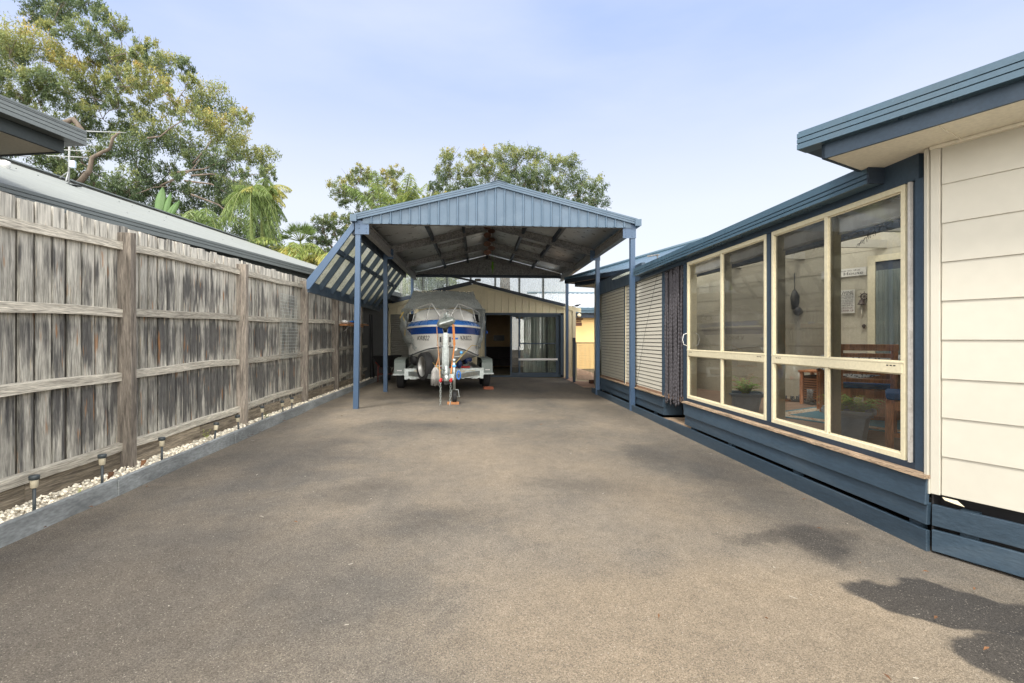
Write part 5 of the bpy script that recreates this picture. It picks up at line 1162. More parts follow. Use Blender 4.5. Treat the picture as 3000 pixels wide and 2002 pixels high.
# ------------------------------------------------------------------ boat
bt = thing('motor_boat', 'white and blue cabin motor boat resting bow first on the trailer', 'boat', TL, TR)
def bb(name, m, mt, parent=None, **k): return build(name, m, mt, parent or bt, True, **k)
Y0 = 1.12; LEN = 5.0
def sm(a, b, x): t = max(0, min(1, (x-a)/(b-a))); return t*t*(3-2*t)
def wS(s): return .985*math.sin(math.pi/2*min(1, max(0, (s+.02))/2.35))**.62
def wC(s): return .93*math.sin(math.pi/2*min(1, max(0, s-.12)/2.3))**.72 if s > .12 else 0
def zS(s): return 1.625-.035*sm(0, 2.5, s)
def zC(s): return 1.16-.24*sm(0, 1.8, s)-.05*sm(1.5, 5, s)
def zK(s): return .60+.62*math.exp(-s/.42)
NS = 46; SS = [LEN*(i/(NS-1))**1.7 for i in range(NS)]
def sect(s):                                             # half section, sheer to keel
    w, c = wS(s), min(wC(s), wS(s)*.98); z1, z2, k = zS(s), zC(s), zK(s)
    if s < .12: c = w*.35*(s/.12)
    k = min(k, z2-.02)
    P = [(w, z1)]
    for t in (.15, .35, .6, .85, 1): P.append((w+(c-w)*(t**.8), z1+(z2-z1)*t))
    P += [(c+.015, z2-.015), (c+.012, z2-.05), (c*.97, z2-.055), (c*.5, (z2-.05)*.5+k*.5-.01), (.0, k)]
    return P
blueend = 2
def loft(fn, smooth=True):
    m = MB(); G = [fn(s) for s in SS]; n = len(G[0])
    for sg in (-1, 1):
        vs = [(sg*p[0], Y0+s+(p[2] if len(p) > 2 else 0), p[1]) for s, g in zip(SS, G) for p in g]; fs = []
        for i in range(NS-1):
            for j in range(n-1):
                q = (i*n+j, (i+1)*n+j, (i+1)*n+j+1, i*n+j+1); fs.append(q if sg < 0 else q[::-1])
        m.add(vs, fs, smooth)
    return m
def lerp(a, b, t): return a+(b-a)*t
def hullpt(s, z):
    P = sect(s)
    for a, b in zip(P[:-1], P[1:]):
        if b[1] <= z <= a[1]: t = (a[1]-z)/max(1e-6, a[1]-b[1]); return lerp(a[0], b[0], t)
    return P[0][0]
hull = bb('hull', loft(lambda s: sect(s)[1:]), M['hull'])
m = loft(lambda s: [(sect(s)[0][0]+.004, zS(s)-.01), (hullpt(s, zS(s)-.09)+.004, zS(s)-.09), (hullpt(s, zS(s)-.175)+.004, zS(s)-.175)]); bb('blue_band', m, M['hull_blue'])
m = loft(lambda s: [(hullpt(s, zS(s))+.006, zS(s)+.028), (hullpt(s, zS(s))+.028, zS(s)+.026), (hullpt(s, zS(s))+.030, zS(s)+.012), (hullpt(s, zS(s))+.012, zS(s)+.006), (hullpt(s, zS(s))+.026, zS(s)+.0), (hullpt(s, zS(s))+.026, zS(s)-.014), (hullpt(s, zS(s))+.0, zS(s)-.016)]); bb('rub_rail', m, M['hull'])
m = loft(lambda s: [(wS(s)*1.0+.004, zS(s)+.026), (max(0, wS(s)-.012), zS(s)+.075), (max(0, wS(s)-.05), zS(s)+.118), (max(0, wS(s)-.11), zS(s)+.145), ]); bb('upper_blue_band', m, M['hull_blue_lit'])
m = loft(lambda s: [(max(0, wS(s)-.10), zS(s)+.143), (max(0, wS(s)-.16), zS(s)+.15), (0, zS(s)+.165)]); bb('deck', m, M['hull'])
m = loft(lambda s: [(min(wC(s), wS(s)*.98)+.018 if s > .15 else 0.001, zC(s)-.002), (min(wC(s), wS(s)*.98)+.026 if s > .15 else 0.001, zC(s)-.02), (min(wC(s), wS(s)*.98)+.018 if s > .15 else .001, zC(s)-.034)]); bb('chine_stripe', m, M['solar'])
m = MB(); P = sect(LEN); m.add([(x, Y0+LEN, z) for x, z in P]+[(-x, Y0+LEN, z) for x, z in P[::-1]], [tuple(range(2*len(P)))]); bb('transom', m, M['hull'])
# registration letters on the bow
def decal(sg):
    t = text_mb('KR822', .155, (0, 0, 0), (1, 0, 0), (0, 1, 0), .0, .70); m = MB(); out = []
    for v in t.v:
        z = 1.345+v[1]; x = .50+sg*v[0]*1.0-.25*v[1]; lo, hi = .02, 2.2       # lateral place, then the station where the hull is that wide
        for _ in range(24):
            md = (lo+hi)/2
            if hullpt(md, z) < x-.0: lo = md
            else: hi = md
        out.append((sg*(x+.004), Y0+lo-.006, z))
    m.add(out, t.f); return m
for sg in (-1, 1): bb('registration_number', decal(sg), M['ink'], hull)
# cabin
def cab(s, q):
    h = .36*sm(.45, 1.75, s); w = (.28+.50*sm(.35, 1.6, s)); a = q*math.pi/2
    x = w*abs(math.cos(a))**.55; z = zS(s)+.14+h*abs(math.sin(a))**.6; return (x, z)
CSS = [.35+2.1*i/22 for i in range(23)]
m = MB()
for sg in (-1, 1):
    vs = [(sg*cab(s, q/12)[0], Y0+s, cab(s, q/12)[1]) for s in CSS for q in range(13)]
    m.add(vs, [((i*13+j, (i+1)*13+j, (i+1)*13+j+1, i*13+j+1) if sg < 0 else (i*13+j+1, (i+1)*13+j+1, (i+1)*13+j, i*13+j)) for i in range(22) for j in range(12)], True)
cabn = bb('cabin', m, M['hull'])
dg = paint('dark_acrylic', (.012, .013, .015), .12)
for sg in (-1, 1):                                       # dark side windows
    m = MB(); vs = []
    for k in range(18):
        q = 2*math.pi*k/18; s = 1.62+.30*math.cos(q); u = .15+.105*math.sin(q)*(1-.35*math.cos(q)); x, z = cab(s, u); vs.append((sg*(x+.012), Y0+s-.012, z+.004))
    m.add(vs, [tuple(range(18))]); bb('window', m, dg, cabn)
    m = MB(); m.prism([(sg*.62, Y0+1.9, 1.77), (sg*.93, Y0+1.95, 1.77), (sg*.90, Y0+2.05, 1.98), (sg*.68, Y0+2.0, 2.0)], (0, .02, 0)); bb('side_screen', m, dg, cabn)
m = MB(); m.box(-.45, .45, Y0+2.0, Y0+2.03, 2.06, 2.12); bb('windscreen', m, dg, cabn)
m = MB(); m.ball((.0, Y0+1.2, 2.06), .025); bb('cabin_light', m, M['chrome'], cabn)
# bow rail
for sg in (-1, 1):
    pth = [(sg*.10, Y0+.12, 1.80), (sg*.16, Y0+.16, 1.92), (sg*.29, Y0+.42, 2.13), (sg*.31, Y0+.5, 2.15), (sg*.40, Y0+.7, 2.145), (sg*.68, Y0+1.3, 2.09), (sg*.90, Y0+1.9, 2.03), (sg*1.0, Y0+2.4, 1.96)]
    m = MB(); m.tube(pth, .0145, 8)
    for a, b in (((sg*.42, Y0+.38, 1.78), (sg*.33, Y0+.55, 2.148)), ((sg*.78, Y0+1.25, 1.76), (sg*.71, Y0+1.36, 2.085)), ((sg*.93, Y0+2.0, 1.74), (sg*.93, Y0+2.0, 2.02))): m.tube([a, b], .010, 6); m.lathe((a[0], a[1], a[2]-.01), [(.03, 0), (.03, .012), (.012, .018)], 10)
    bb('bow_rail', m, M['alloy'])
# anchor bundle
an_ = thing('anchor', 'grey shrouded anchor lashed on the bow of the boat', 'anchor', TL, TR)
m = MB(); m.grid(lambda u, v: (.20*math.cos(6.283*u)*math.sin(3.1416*v)*(1.05+.12*math.sin(9*u)), Y0-.06+.15*math.sin(6.283*u)*math.sin(3.1416*v), 1.70+.10*math.cos(3.1416*v)*(1+.2*math.sin(15*u))+.12*math.cos(6.283*u)*math.sin(3.1416*v)*.35), 24, 14); build('wrapping', m, paint('anchor_wrap', (.24, .27, .25), .7, grime=.5, vs=5), an_, True)
m = MB(); m.beam((-.13, Y0-.22, 1.66), (.16, Y0-.22, 1.75), .02, .03); m.tube([(0, Y0-.1, 1.78), (.02, Y0-.12, 1.9), (.06, Y0-.1, 1.93)], .02, 6); m.tube([(-.03, Y0, 1.78), (-.02, Y0+.02, 1.9), (.05, Y0+.03, 1.86)], .014, 6); m.cbox((.03, Y0+.05, 1.84), (.09, .1, .1), .3); build('anchor_stock', m, M['sliver'], an_, True)
m = MB(); m.tube([(.01+.165*math.cos(k*math.pi/12), Y0-.02, 1.80+.145*math.sin(k*math.pi/12)) for k in range(24)], .007, 6, close=True); build('hoop', m, M['galv_dark'], an_, True)
# cover
cvr = thing('boat_cover', 'grey translucent mesh tarpaulin draped over the rear of the boat', 'tarpaulin', TL, TR)
rn = random.Random(5)
def cover(u, v):
    # u: 0..1 from left hem over the top to the right hem, v: 0 front edge .. 1 stern
    a = abs(u-.5)*2; sg = -1 if u < .5 else 1
    # profile at full height
    if a < .34: x = .80*(a/.34); z = 2.66-.025*(a/.34)**2
    elif a < .56: t = (a-.34)/.22; x = .80+.26*t; z = 2.635-.50*t
    else: t = (a-.56)/.44; x = 1.06+.10*math.sin(t*3.14)*(1.2 if sg < 0 else .8)-.10*t*t; z = 2.135-1.05*t
    front = 1.78+.12*a
    # slope of the front panel: pulled down towards the front
    sl = max(0, 1-v/.26)
    if a < .56: z -= sl*(.54 if a < .34 else .54*(1-(a-.34)/.22)**.8+.02); x += sl*(.24*a/.34 if a < .34 else .24*(1-(a-.34)/.22))
    s = front+(LEN+.1-front)*v
    if a > .6:                                            # the lower front corners are pulled in and tied to the hull
        t = (a-.6)/.4; bl = max(0, 1-v/.30)**1.3; sf = 1.84-(1.05 if sg < 0 else .72)*t**1.25; xf = 1.05-(.40 if sg < 0 else .26)*t**1.3
        s = s*(1-bl)+sf*bl; x = x*(1-bl)+max(xf, hullpt(max(.1, sf), min(1.6, z))+.03)*bl
    ph = sg*3.1; w = .018*math.sin(s*9+z*7+ph)+.014*math.sin(z*19-s*5+ph)+.010*math.sin(s*31+a*17)+.006*math.sin(z*61+s*23)
    amp = 1.0 if a > .56 else .42
    if a > .56 and v > .05: w += (.035*math.sin(s*6.5+ph))*((a-.56)/.44)
    hem = .05*math.sin(s*7+ph) if a > .95 else 0
    top = .022*abs(math.sin(s*5.3)) if a < .34 else 0
    if v < .015 and a < .5: z += .02*math.sin(u*60)
    return (sg*(x+w*amp), Y0+s+.015*math.sin(u*45)*(1 if v < .05 else .3), z+hem-top+(w*.7 if a < .56 else 0))
m = MB(); m.grid(cover, 150, 70); build('sheet', m, M['tarp'], cvr, True)
m = MB()
for i in range(60):
    u = .5+random.uniform(-.17, .17); p = Vector(cover(u, .255+random.uniform(-.02, .04))); m.ball(p+Vector((0, 0, .012)), random.uniform(.008, .022), (1.3, 1, .5), 6, .3)
build('leaf_litter', m, M['leafdry'] if 0 else M['pebble'], cvr, True)['kind'] = 'stuff'
m = MB(); m.tube([Vector(cover(.17, .0))+Vector((-.02, -.02, 0)), (-.98, Y0+1.7, 1.72), (-.985, Y0+1.6, 1.42)], .008, 5); m.tube([(-1.03, Y0+1.75, 2.02), (-1.12, Y0+1.75, 1.86)], .012, 5); m.tube([Vector(cover(.98, .02)), (.62, 1.6, 1.18)], .007, 5); build('cord', m, M['ropey'], cvr, True)
m = MB(); m.ball((1.10, Y0+1.6, 1.50), .028, (.8, 1, 1.4), 8, .3); build('blue_tie', m, M['hull_blue'], cvr, True)
# mop
mp_ = thing('mop', 'grey cotton mop head hanging beside the trailer drawbar', 'mop', at(1276, 1100, 10.2))
m = MB()
for k in range(90):
    a = random.random()*6.28; r_ = random.random()**.5*.085; x, y = r_*math.cos(a), r_*math.sin(a)*.6; L = random.uniform(.2, .33); m.tube([(x*.35, y*.35, .165), (x*.95, y, .08), (x*1.08, y*1.1, -.05), (x*1.1+random.uniform(-.02, .02), y, .1-L)], .0065, 4)
build('strands', m, M['mop'], mp_, True)
m = MB(); m.tube([(0, 0, .15), (.02, .5, .35), (.03, 1.3, .6)], .012, 6); build('handle', m, M['timber_lt'], mp_, True)
# block and brick
m = MB(); p = TM@Vector((jx, jy, 0)); m.cbox((p.x-.02, p.y+.0, .028), (.235, .11, .058), .03); o = build('timber_block', m, M['timber_lt'], bevel=.004); tag(o, 'orange brown timber block under the jockey wheel', 'block')
m = MB(); p = TM@Vector((1.13, 3.1, 0)); m.cbox((p.x+.04, p.y-.12, .03), (.26, .12, .075), .1); tag(build('brick', m, M['brick'], bevel=.006), 'red brick chocking the right wheel of the trailer', 'brick')
# wheelbarrow
wb = thing('wheelbarrow', 'black tray wheelbarrow parked between the fence and the trailer', 'wheelbarrow', (xon(1136, 14.6), 14.6, gz(-2.8, 14.6)), R(8))
def wbp(name, m, mt, par=None, **k): return build(name, m, mt, par or wb, True, **k)
m = MB(); top_ = [(-.40, -.42, .78), (.40, -.42, .80), (.36, .5, .72), (-.36, .5, .72)]; bot = [(-.24, -.1, .45), (.24, -.1, .45), (.2, .35, .45), (-.2, .35, .45)]
m.add(top_+bot, [(4, 5, 6, 7), (0, 1, 5, 4), (1, 2, 6, 5), (2, 3, 7, 6), (3, 0, 4, 7)]); m.tube(top_+top_[:1], .012, 6); wbp('tray', m, M['black'], solid=.006)
m = MB()
for s in (-1, 1): m.tube([(s*.3, -.75, .62), (s*.25, -.3, .5), (s*.18, .3, .40), (s*.06, .72, .2)], .016, 8); m.tube([(s*.26, -.28, .5), (s*.27, -.24, .02), (s*.27, -.12, .02)], .014, 8)
m.tube([(-.27, -.25, .25), (.27, -.25, .25)], .014, 8); wbp('frame', m, paint('maroon_tube', (.16, .03, .02), .5))
m = MB(); m.lathe((-.05, .72, .2), [(.1, 0), (.17, -.01), (.2, .02), (.2, .08), (.17, .11), (.1, .1)], 20, (1, 0, 0)); wbp('wheel', m, M['rubber'])
# shelf on the fence
sf = thing('fence_shelf', 'rough plank shelf bracketed to the shaded part of the fence', 'shelf', (-3.3, 13, 1.7))
m = MB(); m.box(-3.40, -3.22, 12.2, 13.9, 1.66, 1.70); m.beam((-3.3, 12.6, 1.745), (-3.24, 14.6, 1.73), .03, .03); build('plank', m, M['timber_lt'], sf)
for y in (12.5, 13.5): m = MB(); m.tube([(-3.4, y, 1.5), (-3.25, y, 1.65)], .012, 6); m.tube([(-3.4, y, 1.65), (-3.22, y, 1.65)], .012, 6); build('bracket', m, M['galv_dark'], sf)
m = MB(); m.tube([(-3.33, 12.85, 1.76), (-3.27, 13.0, 1.78)], [.03, .04], 8); tag(build('blue_bottle', m, M['blue_pl']), 'small blue bottle lying on the fence shelf', 'bottle')
m = MB(); m.tube([(-3.33, 12.25, 1.76), (-3.27, 12.55, 1.76)], .035, 8); tag(build('white_roll', m, M['white']), 'white roll lying at the front end of the fence shelf', 'roll')
# pile of odds in the dark corner
m = MB()
for i in range(7): y = 15.2+.15*i; m.tube([(-3.3+.05*math.sin(i), y, .1), (-3.36+.04*math.cos(i), y+.2*math.sin(i*2), random.uniform(1.6, 2.1))], .018, 6)
tag(build('garden_poles', m, M['black']), 'bunch of dark poles leaning in the shaded fence corner by the shed', 'poles')
# weeds and leaves
weed((-3.2, yon(782, -3.2), .12), 16, .16, paint('weed_green', (.10, .17, .02), .7, ridv=.4), 'bushy green weed growing in the pebbles beside a solar light')
weed((-3.3, yon(605, -3.3), .12), 8, .14, LG[1], 'thin yellow green weed by the kerb before the second fence post')
weed((-3.15, yon(232, -3.15), .12), 6, .05, LG[1], 'tiny weed in the pebbles near the first solar lights', .015)
random.seed(11)
lp = [(885, 1220), (735, 1278), (700, 1293), (690, 1288), (262, 1500), (130, 1560), (430, 1440), (866, 1541), (1001, 1229), (812, 1246), (940, 1290), (2291, 1422), (2356, 1454), (2712, 1663), (2742, 1800), (2855, 1712), (2520, 1641), (2245, 1811), (1930, 1810), (1660, 1180), (1585, 1245), (1950, 1253), (2205, 1322), (1775, 1208), (1620, 1172), (1480, 1190), (1340, 1230), (1120, 1260), (640, 1330), (2400, 1540), (2890, 1890), (2600, 1980)]
for i, (px, py) in enumerate(lp):
    d = CAMZ*F/(py-HY); c = at(px, py, d); c.z = gz(c.x, c.y)+.022; m = MB(); a = random.random()*6.28; l = random.uniform(.010, .022); w = l*random.uniform(.25, .45); A_ = Vector((math.cos(a), math.sin(a), 0)); B_ = Vector((-A_.y, A_.x, 0))
    if c.x < -3.0: c.x = -3.0
    m.add([c-A_*l, c-B_*w+Z*.006, c+A_*l+Z*.004, c+B_*w+Z*.008], [(0, 1, 2), (0, 2, 3)])
    tag(build('fallen_leaf', m, M['leafdry'], solid=.001), 'small dry brown leaf lying on the asphalt', 'leaf', 'dry leaves scattered on the driveway')
for i, (px, y_, l) in enumerate(((325, 1462, 'curled orange leaf on the pebbles by the kerb, left of the first big post'), (420, 1349, 'upright brown leaf on the pebbles right of the first big post'))):
    p = hit(px, y_, (-3.15, 0), (0, 1)); p.z = .16; m = MB(); s = .045
    m.add([p+Vector((0, -s, -.02)), p+Vector((.02, 0, .01)), p+Vector((0, s, .03)), p+Vector((-.02, 0, .035))], [(0, 1, 2), (0, 2, 3)]); tag(build('dry_leaf', m, M['leafdry'], solid=.002), l, 'leaf')
# twigs and white chips on the asphalt as countless litter
m = MB()
for i in range(200):
    x = random.uniform(-2.9, 2.9); y = random.uniform(1.6, 15); r_ = random.uniform(.0015, .004); a = random.random()*6.3
    if random.random() < .25: L = random.uniform(.01, .035); q = Vector((x, y, gz(x, y)+.018)); m.beam(q, q+Vector((math.cos(a)*L, math.sin(a)*L, .001)), .0025, .002)
    else: m.add([(x+r_*v[0], y+r_*v[1], gz(x, y)+.018+r_*.5*v[2]) for v in ico], icf, True)
o = build('litter', m, paint('pale_grit', (.42, .39, .33), .9)); struct(o, 'tiny pale chips and twigs scattered over the asphalt', 'litter', 'stuff')
# ------------------------------------------------------------------ trees
def leafmat(name, stops, rough=.5):
    k = NM(name); t = k.attr('tint'); c = k.ramp(t, stops)
    c = k.mul(c, k.rng(k.attr(), 0, 1, .7, 1.3))
    k.base(c, rough, 0, .4)
    tl = k.n.new('ShaderNodeBsdfTranslucent'); k.set(tl.inputs[0], c); mx_ = k.n.new('ShaderNodeMixShader'); mx_.inputs[0].default_value = .35
    k.l.new(k.p.outputs[0], mx_.inputs[1]); k.l.new(tl.outputs[0], mx_.inputs[2]); k.l.new(mx_.outputs[0], k.out.inputs[0]); return k.m
M['stem'] = paint('frond_stem_green', (.13, .16, .04), .6)
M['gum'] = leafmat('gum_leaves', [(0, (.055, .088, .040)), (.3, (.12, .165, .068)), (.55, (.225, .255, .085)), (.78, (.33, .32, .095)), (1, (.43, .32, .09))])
M['palm'] = leafmat('palm_leaves', [(0, (.07, .12, .035)), (.5, (.19, .26, .07)), (.8, (.40, .38, .10)), (1, (.6, .45, .10))], .4)
def leaves_obj(name, C, D, Lh, Wd, tint, mat, parent):
    # C centres, D directions (unit), arrays; makes one folded leaf each
    n = len(C); r = np.random.rand(n); Nn = np.random.normal(size=(n, 3)); S = np.cross(D, Nn); S /= np.linalg.norm(S, axis=1)[:, None]+1e-9
    L = Lh[:, None]; W_ = Wd[:, None]; Nv = np.cross(S, D)
    V = np.stack([C-D*L*.5, C+S*W_*.5+Nv*W_*.12, C+D*L*.5, C-S*W_*.5+Nv*W_*.12], 1).reshape(-1, 3)
    iv = INV.get(rootof(parent).name)
    if iv: a = np.array(iv); V = V@a[:3, :3].T+a[:3, 3]
    me = bpy.data.meshes.new(name); me.vertices.add(4*n); me.vertices.foreach_set('co', V.ravel()); me.loops.add(4*n); me.polygons.add(n)
    me.loops.foreach_set('vertex_index', np.arange(4*n)); me.polygons.foreach_set('loop_start', np.arange(n)*4)
    me.polygons.foreach_set('loop_total', np.full(n, 4)); me.update(calc_edges=True)
    for nm, v in (('rid', np.repeat(r, 4)), ('tint', np.repeat(np.clip(tint, 0, 1), 4))): q = me.attributes.new(nm, 'FLOAT', 'POINT'); q.data.foreach_set('value', v.astype(np.float32))
    me.materials.append(mat); o = bpy.data.objects.new(name, me); COL.objects.link(o); o.parent = parent; return o
def gum(label, base, clumps, nl, leafL=.13, seed=1, trunk_r=.28, fork=None, spread=.8, group=None, droop=.75):
    """clumps: (centre Vector, radius, tint)"""
    rs = np.random.RandomState(seed); rd_ = random.Random(seed); t = thing('gum_tree', label, 'tree', base, 0, group); base = Vector(base)
    fork = Vector(fork) if fork else base+Vector((0, 0, 3))
    m = MB(); m.tube([base-Vector((0, 0, .5)), base.lerp(fork, .5)+Vector((.1, 0, 0)), fork], [trunk_r, trunk_r*.85, trunk_r*.7], 10)
    cc = sorted(clumps, key=lambda c: (c[0]-fork).length); nodes = [(fork, trunk_r*.6)]; mb2 = MB()
    for c, r, tt in cc:
        best = min(nodes, key=lambda nd: (nd[0]-c).length+.6*(nd[0]-fork).length*.55); p0, r0 = best; tgt = c-Vector((0, 0, r*.25)); mid = p0.lerp(tgt, .5)+Vector((rd_.uniform(-1, 1), rd_.uniform(-1, 1), rd_.uniform(.0, 1)))*(tgt-p0).length*.12
        r1 = max(.018, r0*.62); pts = [p0, p0.lerp(mid, .5)+Vector((rd_.uniform(-1, 1), 0, rd_.uniform(-1, 1)))*.07, mid, mid.lerp(tgt, .5)+Vector((rd_.uniform(-1, 1), 0, rd_.uniform(-1, 1)))*.1, tgt]
        mb2.tube(pts, [r1*1.1, r1, r1*.85, r1*.7, r1*.55], 6); nodes.append((tgt, r1*.85)); nodes.append((mid, r1))
        for k in range(7):
            e_ = c+Vector((rs.normal(), rs.normal(), rs.normal()*.6+.25))*r*.55; a = mid.lerp(tgt, rd_.uniform(.3, 1)); mb2.tube([a, a.lerp(e_, .5)+Vector((0, 0, .1*r)), e_], [r1*.35, .012, .006], 4)
    build('trunk', m, M['bark'], t); build('limbs', mb2, M['bark'], t)
    C, D, T, LL_ = [], [], [], []
    tot = sum(r**2 for _, r, _ in clumps)
    for c, r, tt in clumps:
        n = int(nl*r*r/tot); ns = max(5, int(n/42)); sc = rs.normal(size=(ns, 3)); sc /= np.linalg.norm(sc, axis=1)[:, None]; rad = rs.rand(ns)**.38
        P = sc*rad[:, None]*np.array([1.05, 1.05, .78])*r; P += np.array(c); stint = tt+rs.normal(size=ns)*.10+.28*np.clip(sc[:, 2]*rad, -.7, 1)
        idx = rs.randint(0, ns, n); q = P[idx]+rs.normal(size=(n, 3))*r*np.array([.115, .115, .13])
        q[:, 2] -= np.abs(rs.normal(size=n))*.05*r
        d = rs.normal(size=(n, 3)); d[:, 2] -= droop*1.6; d /= np.linalg.norm(d, axis=1)[:, None]
        C.append(q); D.append(d); T.append(stint[idx]+rs.normal(size=n)*.07); LL_.append(leafL*(.65+.7*rs.rand(n)))
    C = np.concatenate(C); D = np.concatenate(D); T = np.concatenate(T); LL_ = np.concatenate(LL_)
    leaves_obj('crown', C, D, LL_, LL_*.30, T, M['gum'], t); return t
def inpoly(x, y, P):
    c = False; j = len(P)-1
    for i in range(len(P)):
        if (P[i][1] > y) != (P[j][1] > y) and x < (P[j][0]-P[i][0])*(y-P[i][1])/(P[j][1]-P[i][1])+P[i][0]: c = not c
        j = i
    return c
def crown_clumps(poly, d, n, rpx, seed, dz=2.0, tintfn=None, avoid=()):
    rd_ = random.Random(seed); out = []; pts = []; tries = 0
    x0, x1 = min(p[0] for p in poly), max(p[0] for p in poly); y0, y1 = min(p[1] for p in poly), max(p[1] for p in poly)
    while len(pts) < n and tries < 20000:
        tries += 1; x, y = rd_.uniform(x0, x1), rd_.uniform(y0, y1); r = rd_.uniform(*rpx)
        if not inpoly(x, y, poly) or any((x-a)**2+(y-b)**2 < c*c for a, b, c in avoid): continue
        if any(math.hypot(x-a, y-b) < (r+c)*(.62 if tries < 8000 else .48) for a, b, c in pts): continue
        if not (inpoly(x+r*.6, y, poly) or inpoly(x-r*.6, y, poly)) or not inpoly(x, y-r*.7, poly): continue
        pts.append((x, y, r)); dd = d+rd_.uniform(-dz, dz); out.append((at(x, y, dd), r*dd/F, (tintfn(x, y) if tintfn else .35)+rd_.uniform(-.12, .12)))
    return out
big = [(-160, 0), (-40, 60), (60, 60), (100, -60), (250, -40), (300, 10), (350, 40), (380, 90), (470, 130), (535, 150), (560, 215), (625, 230), (650, 300), (705, 300), (730, 360), (765, 420), (782, 470), (800, 560), (812, 620), (790, 690), (700, 740), (500, 700), (300, 640), (-160, 560)]
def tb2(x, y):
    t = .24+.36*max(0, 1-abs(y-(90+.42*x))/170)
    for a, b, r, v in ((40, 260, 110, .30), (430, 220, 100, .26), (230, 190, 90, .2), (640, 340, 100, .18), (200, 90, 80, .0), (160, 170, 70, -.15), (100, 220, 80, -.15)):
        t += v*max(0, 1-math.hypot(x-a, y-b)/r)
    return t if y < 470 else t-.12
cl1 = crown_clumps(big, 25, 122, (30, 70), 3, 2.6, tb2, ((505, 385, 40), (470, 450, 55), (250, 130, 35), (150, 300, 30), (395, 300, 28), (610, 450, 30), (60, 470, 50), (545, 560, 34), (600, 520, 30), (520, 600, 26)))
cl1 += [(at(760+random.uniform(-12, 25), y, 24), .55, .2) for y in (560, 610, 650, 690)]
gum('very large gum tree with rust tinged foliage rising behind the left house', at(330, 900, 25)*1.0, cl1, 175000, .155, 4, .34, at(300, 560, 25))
# its bare crooked limb
big_t = [o for o in bpy.data.objects if o.name == 'gum_tree'][0]
def limb(pts, d, rs_):
    m = MB(); m.tube([at(x, y, d) for x, y in pts], rs_, 9); build('bare_limb', m, M['bark'], big_t)
limb(((225, 545), (262, 500), (270, 462), (300, 446), (322, 436), (330, 405), (352, 385)), 21, [.13, .10, .085, .07, .065, .055, .03])
limb(((432, 405), (470, 400), (500, 375), (540, 350)), 22, [.045, .035, .03, .015])
limb(((190, 360), (215, 350), (232, 372), (250, 390)), 21.5, [.12, .11, .10, .06])
for s_ in (((565, 480), (600, 440), (620, 410)), ((560, 515), (620, 510), (660, 520)), ((540, 530), (620, 540), (670, 570)), ((560, 570), (640, 600), (690, 640)), ((470, 545), (560, 500), (610, 440)), ((520, 505), (600, 495), (650, 470))): limb(s_, 23.5, [.05, .035, .012])
mid = [(1275, 560), (1268, 500), (1285, 470), (1320, 425), (1400, 440), (1460, 425), (1500, 408), (1560, 430), (1600, 445), (1650, 440), (1690, 460), (1700, 500), (1740, 500), (1765, 540), (1775, 590), (1730, 612), (1690, 590), (1600, 640), (1290, 640)]
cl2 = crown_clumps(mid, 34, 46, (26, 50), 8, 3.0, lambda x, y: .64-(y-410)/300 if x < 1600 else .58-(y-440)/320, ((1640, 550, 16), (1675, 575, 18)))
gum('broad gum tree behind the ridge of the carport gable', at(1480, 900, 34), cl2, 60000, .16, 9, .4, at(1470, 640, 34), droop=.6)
sm1 = [(985, 560), (990, 520), (1030, 490), (1070, 468), (1110, 480), (1160, 485), (1188, 530), (1185, 575), (1150, 600), (1100, 600), (1085, 640), (1050, 640), (1040, 590), (985, 592)]
gum('small rounded gum tree left of the carport gable', at(1100, 900, 33), crown_clumps(sm1, 33, 15, (22, 38), 5, 1.4, lambda x, y: .7-(y-470)/300), 13000, .16, 6, .22, at(1100, 640, 33), droop=.5)
sm2 = [(920, 700), (935, 640), (960, 615), (1000, 620), (1040, 625), (1040, 700), (1020, 740), (930, 740)]
gum('lowest gum tree, just above the awning at the left of the carport', at(985, 900, 30), crown_clumps(sm2, 30, 10, (22, 36), 15, 1.0, lambda x, y: .5-(y-620)/260), 9000, .15, 16, .2, at(985, 740, 30), droop=.5)
sm3 = [(1235, 600), (1230, 575), (1270, 555), (1360, 570), (1380, 610), (1240, 640)]
gum('yellow green shrubby tree peeping over the left slope of the gable', at(1300, 800, 30), crown_clumps(sm3, 30, 8, (20, 32), 25, 1.0, lambda x, y: .6), 7000, .14, 26, .15, at(1300, 640, 30), droop=.4)
# foliage seen through the clear screen and beyond the shed
gum('green tree behind the clear panels left of the shed roof', (-4.5, 26, 0), [(Vector((-6+random.random()*5.5, 23+random.random()*2, 3.0+random.random()*2.2)), random.uniform(.7, 1.1), .4) for _ in range(20)], 16000, .16, 36, .2)

def frond(m, T, base, a, L, rise, fall, nl, ll, tint, tw=.8, wd=.035):
    pts = []
    for i in range(11):
        t = i/10; pts.append(Vector((base.x+math.cos(a)*L*t*(1-.12*t*fall), base.y+math.sin(a)*L*t*(1-.12*t*fall), base.z+L*(rise*t-fall*t*t))))
    m.tube(pts, [.018*(1-.8*i/10)+.003 for i in range(11)], 5); out = []
    for i in range(nl):
        t = .12+.88*i/nl; k = t*10; j = min(9, int(k)); p = pts[j].lerp(pts[j+1], k-j); d = (pts[j+1]-pts[j]).normalized(); sd = d.cross(Vector((0, 0, 1))).normalized()
        for s in (-1, 1):
            l = ll*math.sin(math.pi*min(1, .15+t*.85))**.5*random.uniform(.8, 1.1); v = (d*.55+sd*s*.75+Vector((0, 0, -tw*random.uniform(.3, 1)))).normalized(); v2 = (v+Vector((0, 0, -tw))).normalized()
            out.append((p+v*l*.25, v, l*.55)); out.append((p+v*l*.5+v2*l*.22, v2, l*.5))
    for c, d, l in out: T.append((c, d, l, wd, tint+random.uniform(-.12, .12)))
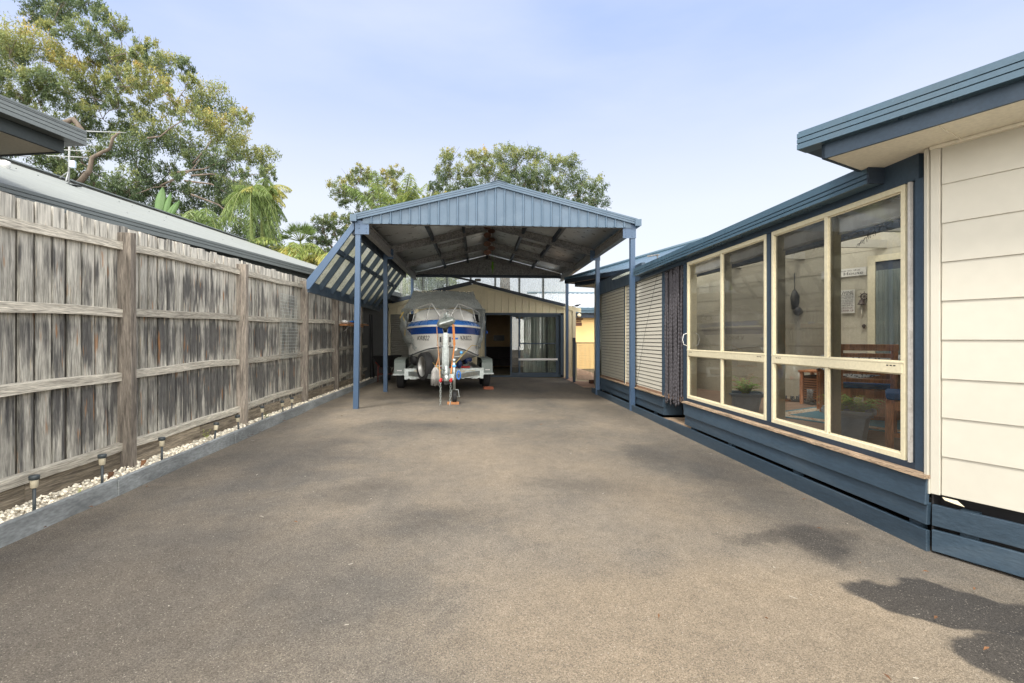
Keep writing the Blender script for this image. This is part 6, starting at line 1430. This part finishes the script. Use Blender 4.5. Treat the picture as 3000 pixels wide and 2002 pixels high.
def palm(label, top, n, L, trunk_h, tint, seed, fan=False, angs=None, rise=(.2, 1.0), fall=(.5, 1.0), nl=34, ll=.42, hi=None, name='palm_tree', tw=.8, wd=.03):
    random.seed(seed); top = Vector(top); t = thing(name, label, 'palm', (top.x, top.y, 0)); m = MB(); m.tube([Vector((top.x, top.y, -.3)), Vector((top.x+.05, top.y, top.z*.5)), top], [.10, .07, .03], 10); build('trunk', m, M['stem'], t)
    T = []; m = MB()
    if fan:
        for i in range(n):
            a = random.random()*6.28; el_ = random.uniform(.1, 1.3); d = Vector((math.cos(a)*math.cos(el_), math.sin(a)*math.cos(el_), math.sin(el_))); c = top+d*L*.6; m.tube([top, c], .012, 5); s = d.cross(Vector((0, 0, 1))).normalized(); u = s.cross(d)
            for k in range(22): q = (k/21-.5)*3.6; v = (d*math.cos(q)+s*math.sin(q)).normalized(); T.append((c+v*L*.22, v, L*.45, .03, tint+random.uniform(-.1, .1)))
    else:
        for i in range(n):
            a = angs[i % len(angs)]+random.uniform(-.2, .2) if angs else random.random()*6.28; frond(m, T, top, a, L*random.uniform(.8, 1.1), random.uniform(*rise), random.uniform(*fall), nl, ll, tint if not hi or random.random() > .35 else hi, tw, wd)
    build('frond_stem', m, M['stem'], t)
    leaves_obj('fronds', np.array([tuple(q[0]) for q in T]), np.array([tuple(q[1]) for q in T]), np.array([q[2] for q in T]), np.array([q[3] for q in T]), np.array([q[4] for q in T]), M['palm'], t)
palm('tall yellow tipped feather palm above the left house roof', at(735, 555, 15), 15, 1.2, 4, .22, 2, hi=.4, rise=(-.4, .7), fall=(.5, 1.7), nl=80, ll=.55, tw=1.3, wd=.014)
palm('brighter yellow crowned palm leaning right above the left house roof', at(765, 560, 15.4), 11, .9, 4, .42, 12, hi=.75, rise=(.1, 1.1), fall=(.3, 1.2), nl=64, ll=.42, tw=.7, wd=.016)
palm('shorter dull green palm just over the roof ridge at left', at(600, 650, 15), 13, 2.0, 3, .25, 3, rise=(.2, .7), fall=(.6, 1.2), ll=.5)
palm('spreading yellow green palm beyond the far end of the left roof', at(850, 740, 15.5), 24, 1.75, 3, .55, 4, hi=.85, rise=(.1, .8), fall=(.6, 1.3), nl=46, ll=.5)
palm('dark green fan palm poking above the yellow green palms', at(880, 708, 17), 16, .72, 3, .28, 5, fan=True)
palm('yellow green palm tucked behind the carport awning', at(955, 755, 15.5), 20, 1.6, 3, .6, 6, hi=.8, rise=(.2, .9), fall=(.6, 1.3), nl=44, ll=.5)
palm('feather palm rising left of the carport gable behind the small gum', at(1118, 628, 17), 7, 1.25, 4, .42, 7, rise=(.9, 1.4), fall=(.3, .7), nl=44, ll=.5)
palm('palm with bright upright fronds touching the left gable slope', at(1180, 612, 17), 9, 1.1, 4, .55, 8, rise=(.8, 1.3), fall=(.2, .5), nl=36, ll=.5)
# banana leaves
bn = thing('banana_plant', 'broad paddle leaved banana plant above the left roof ridge', 'plant', at(470, 640, 14)); lm_ = paint('banana_leaf', (.075, .145, .04), .5, bump=.2, bs=25)
for (a, b, w) in (((462, 630), (471, 546), .13), ((480, 636), (495, 562), .08), ((486, 640), (512, 590), .09), ((500, 632), (520, 585), .07)):
    m = MB(); p0, p1 = at(*a, 14), at(*b, 14); m.grid(lambda u, v, p0=p0, p1=p1, w=w: p0.lerp(p1, u)+Vector((1, .2, 0))*((v-.5)*2*w*math.sin(math.pi*min(1, u*.9+.12))**.6)+Vector((0, .08*abs(v-.5)+.05*u*u, 0)), 10, 7); build('leaf', m, lm_, bn, solid=.004)
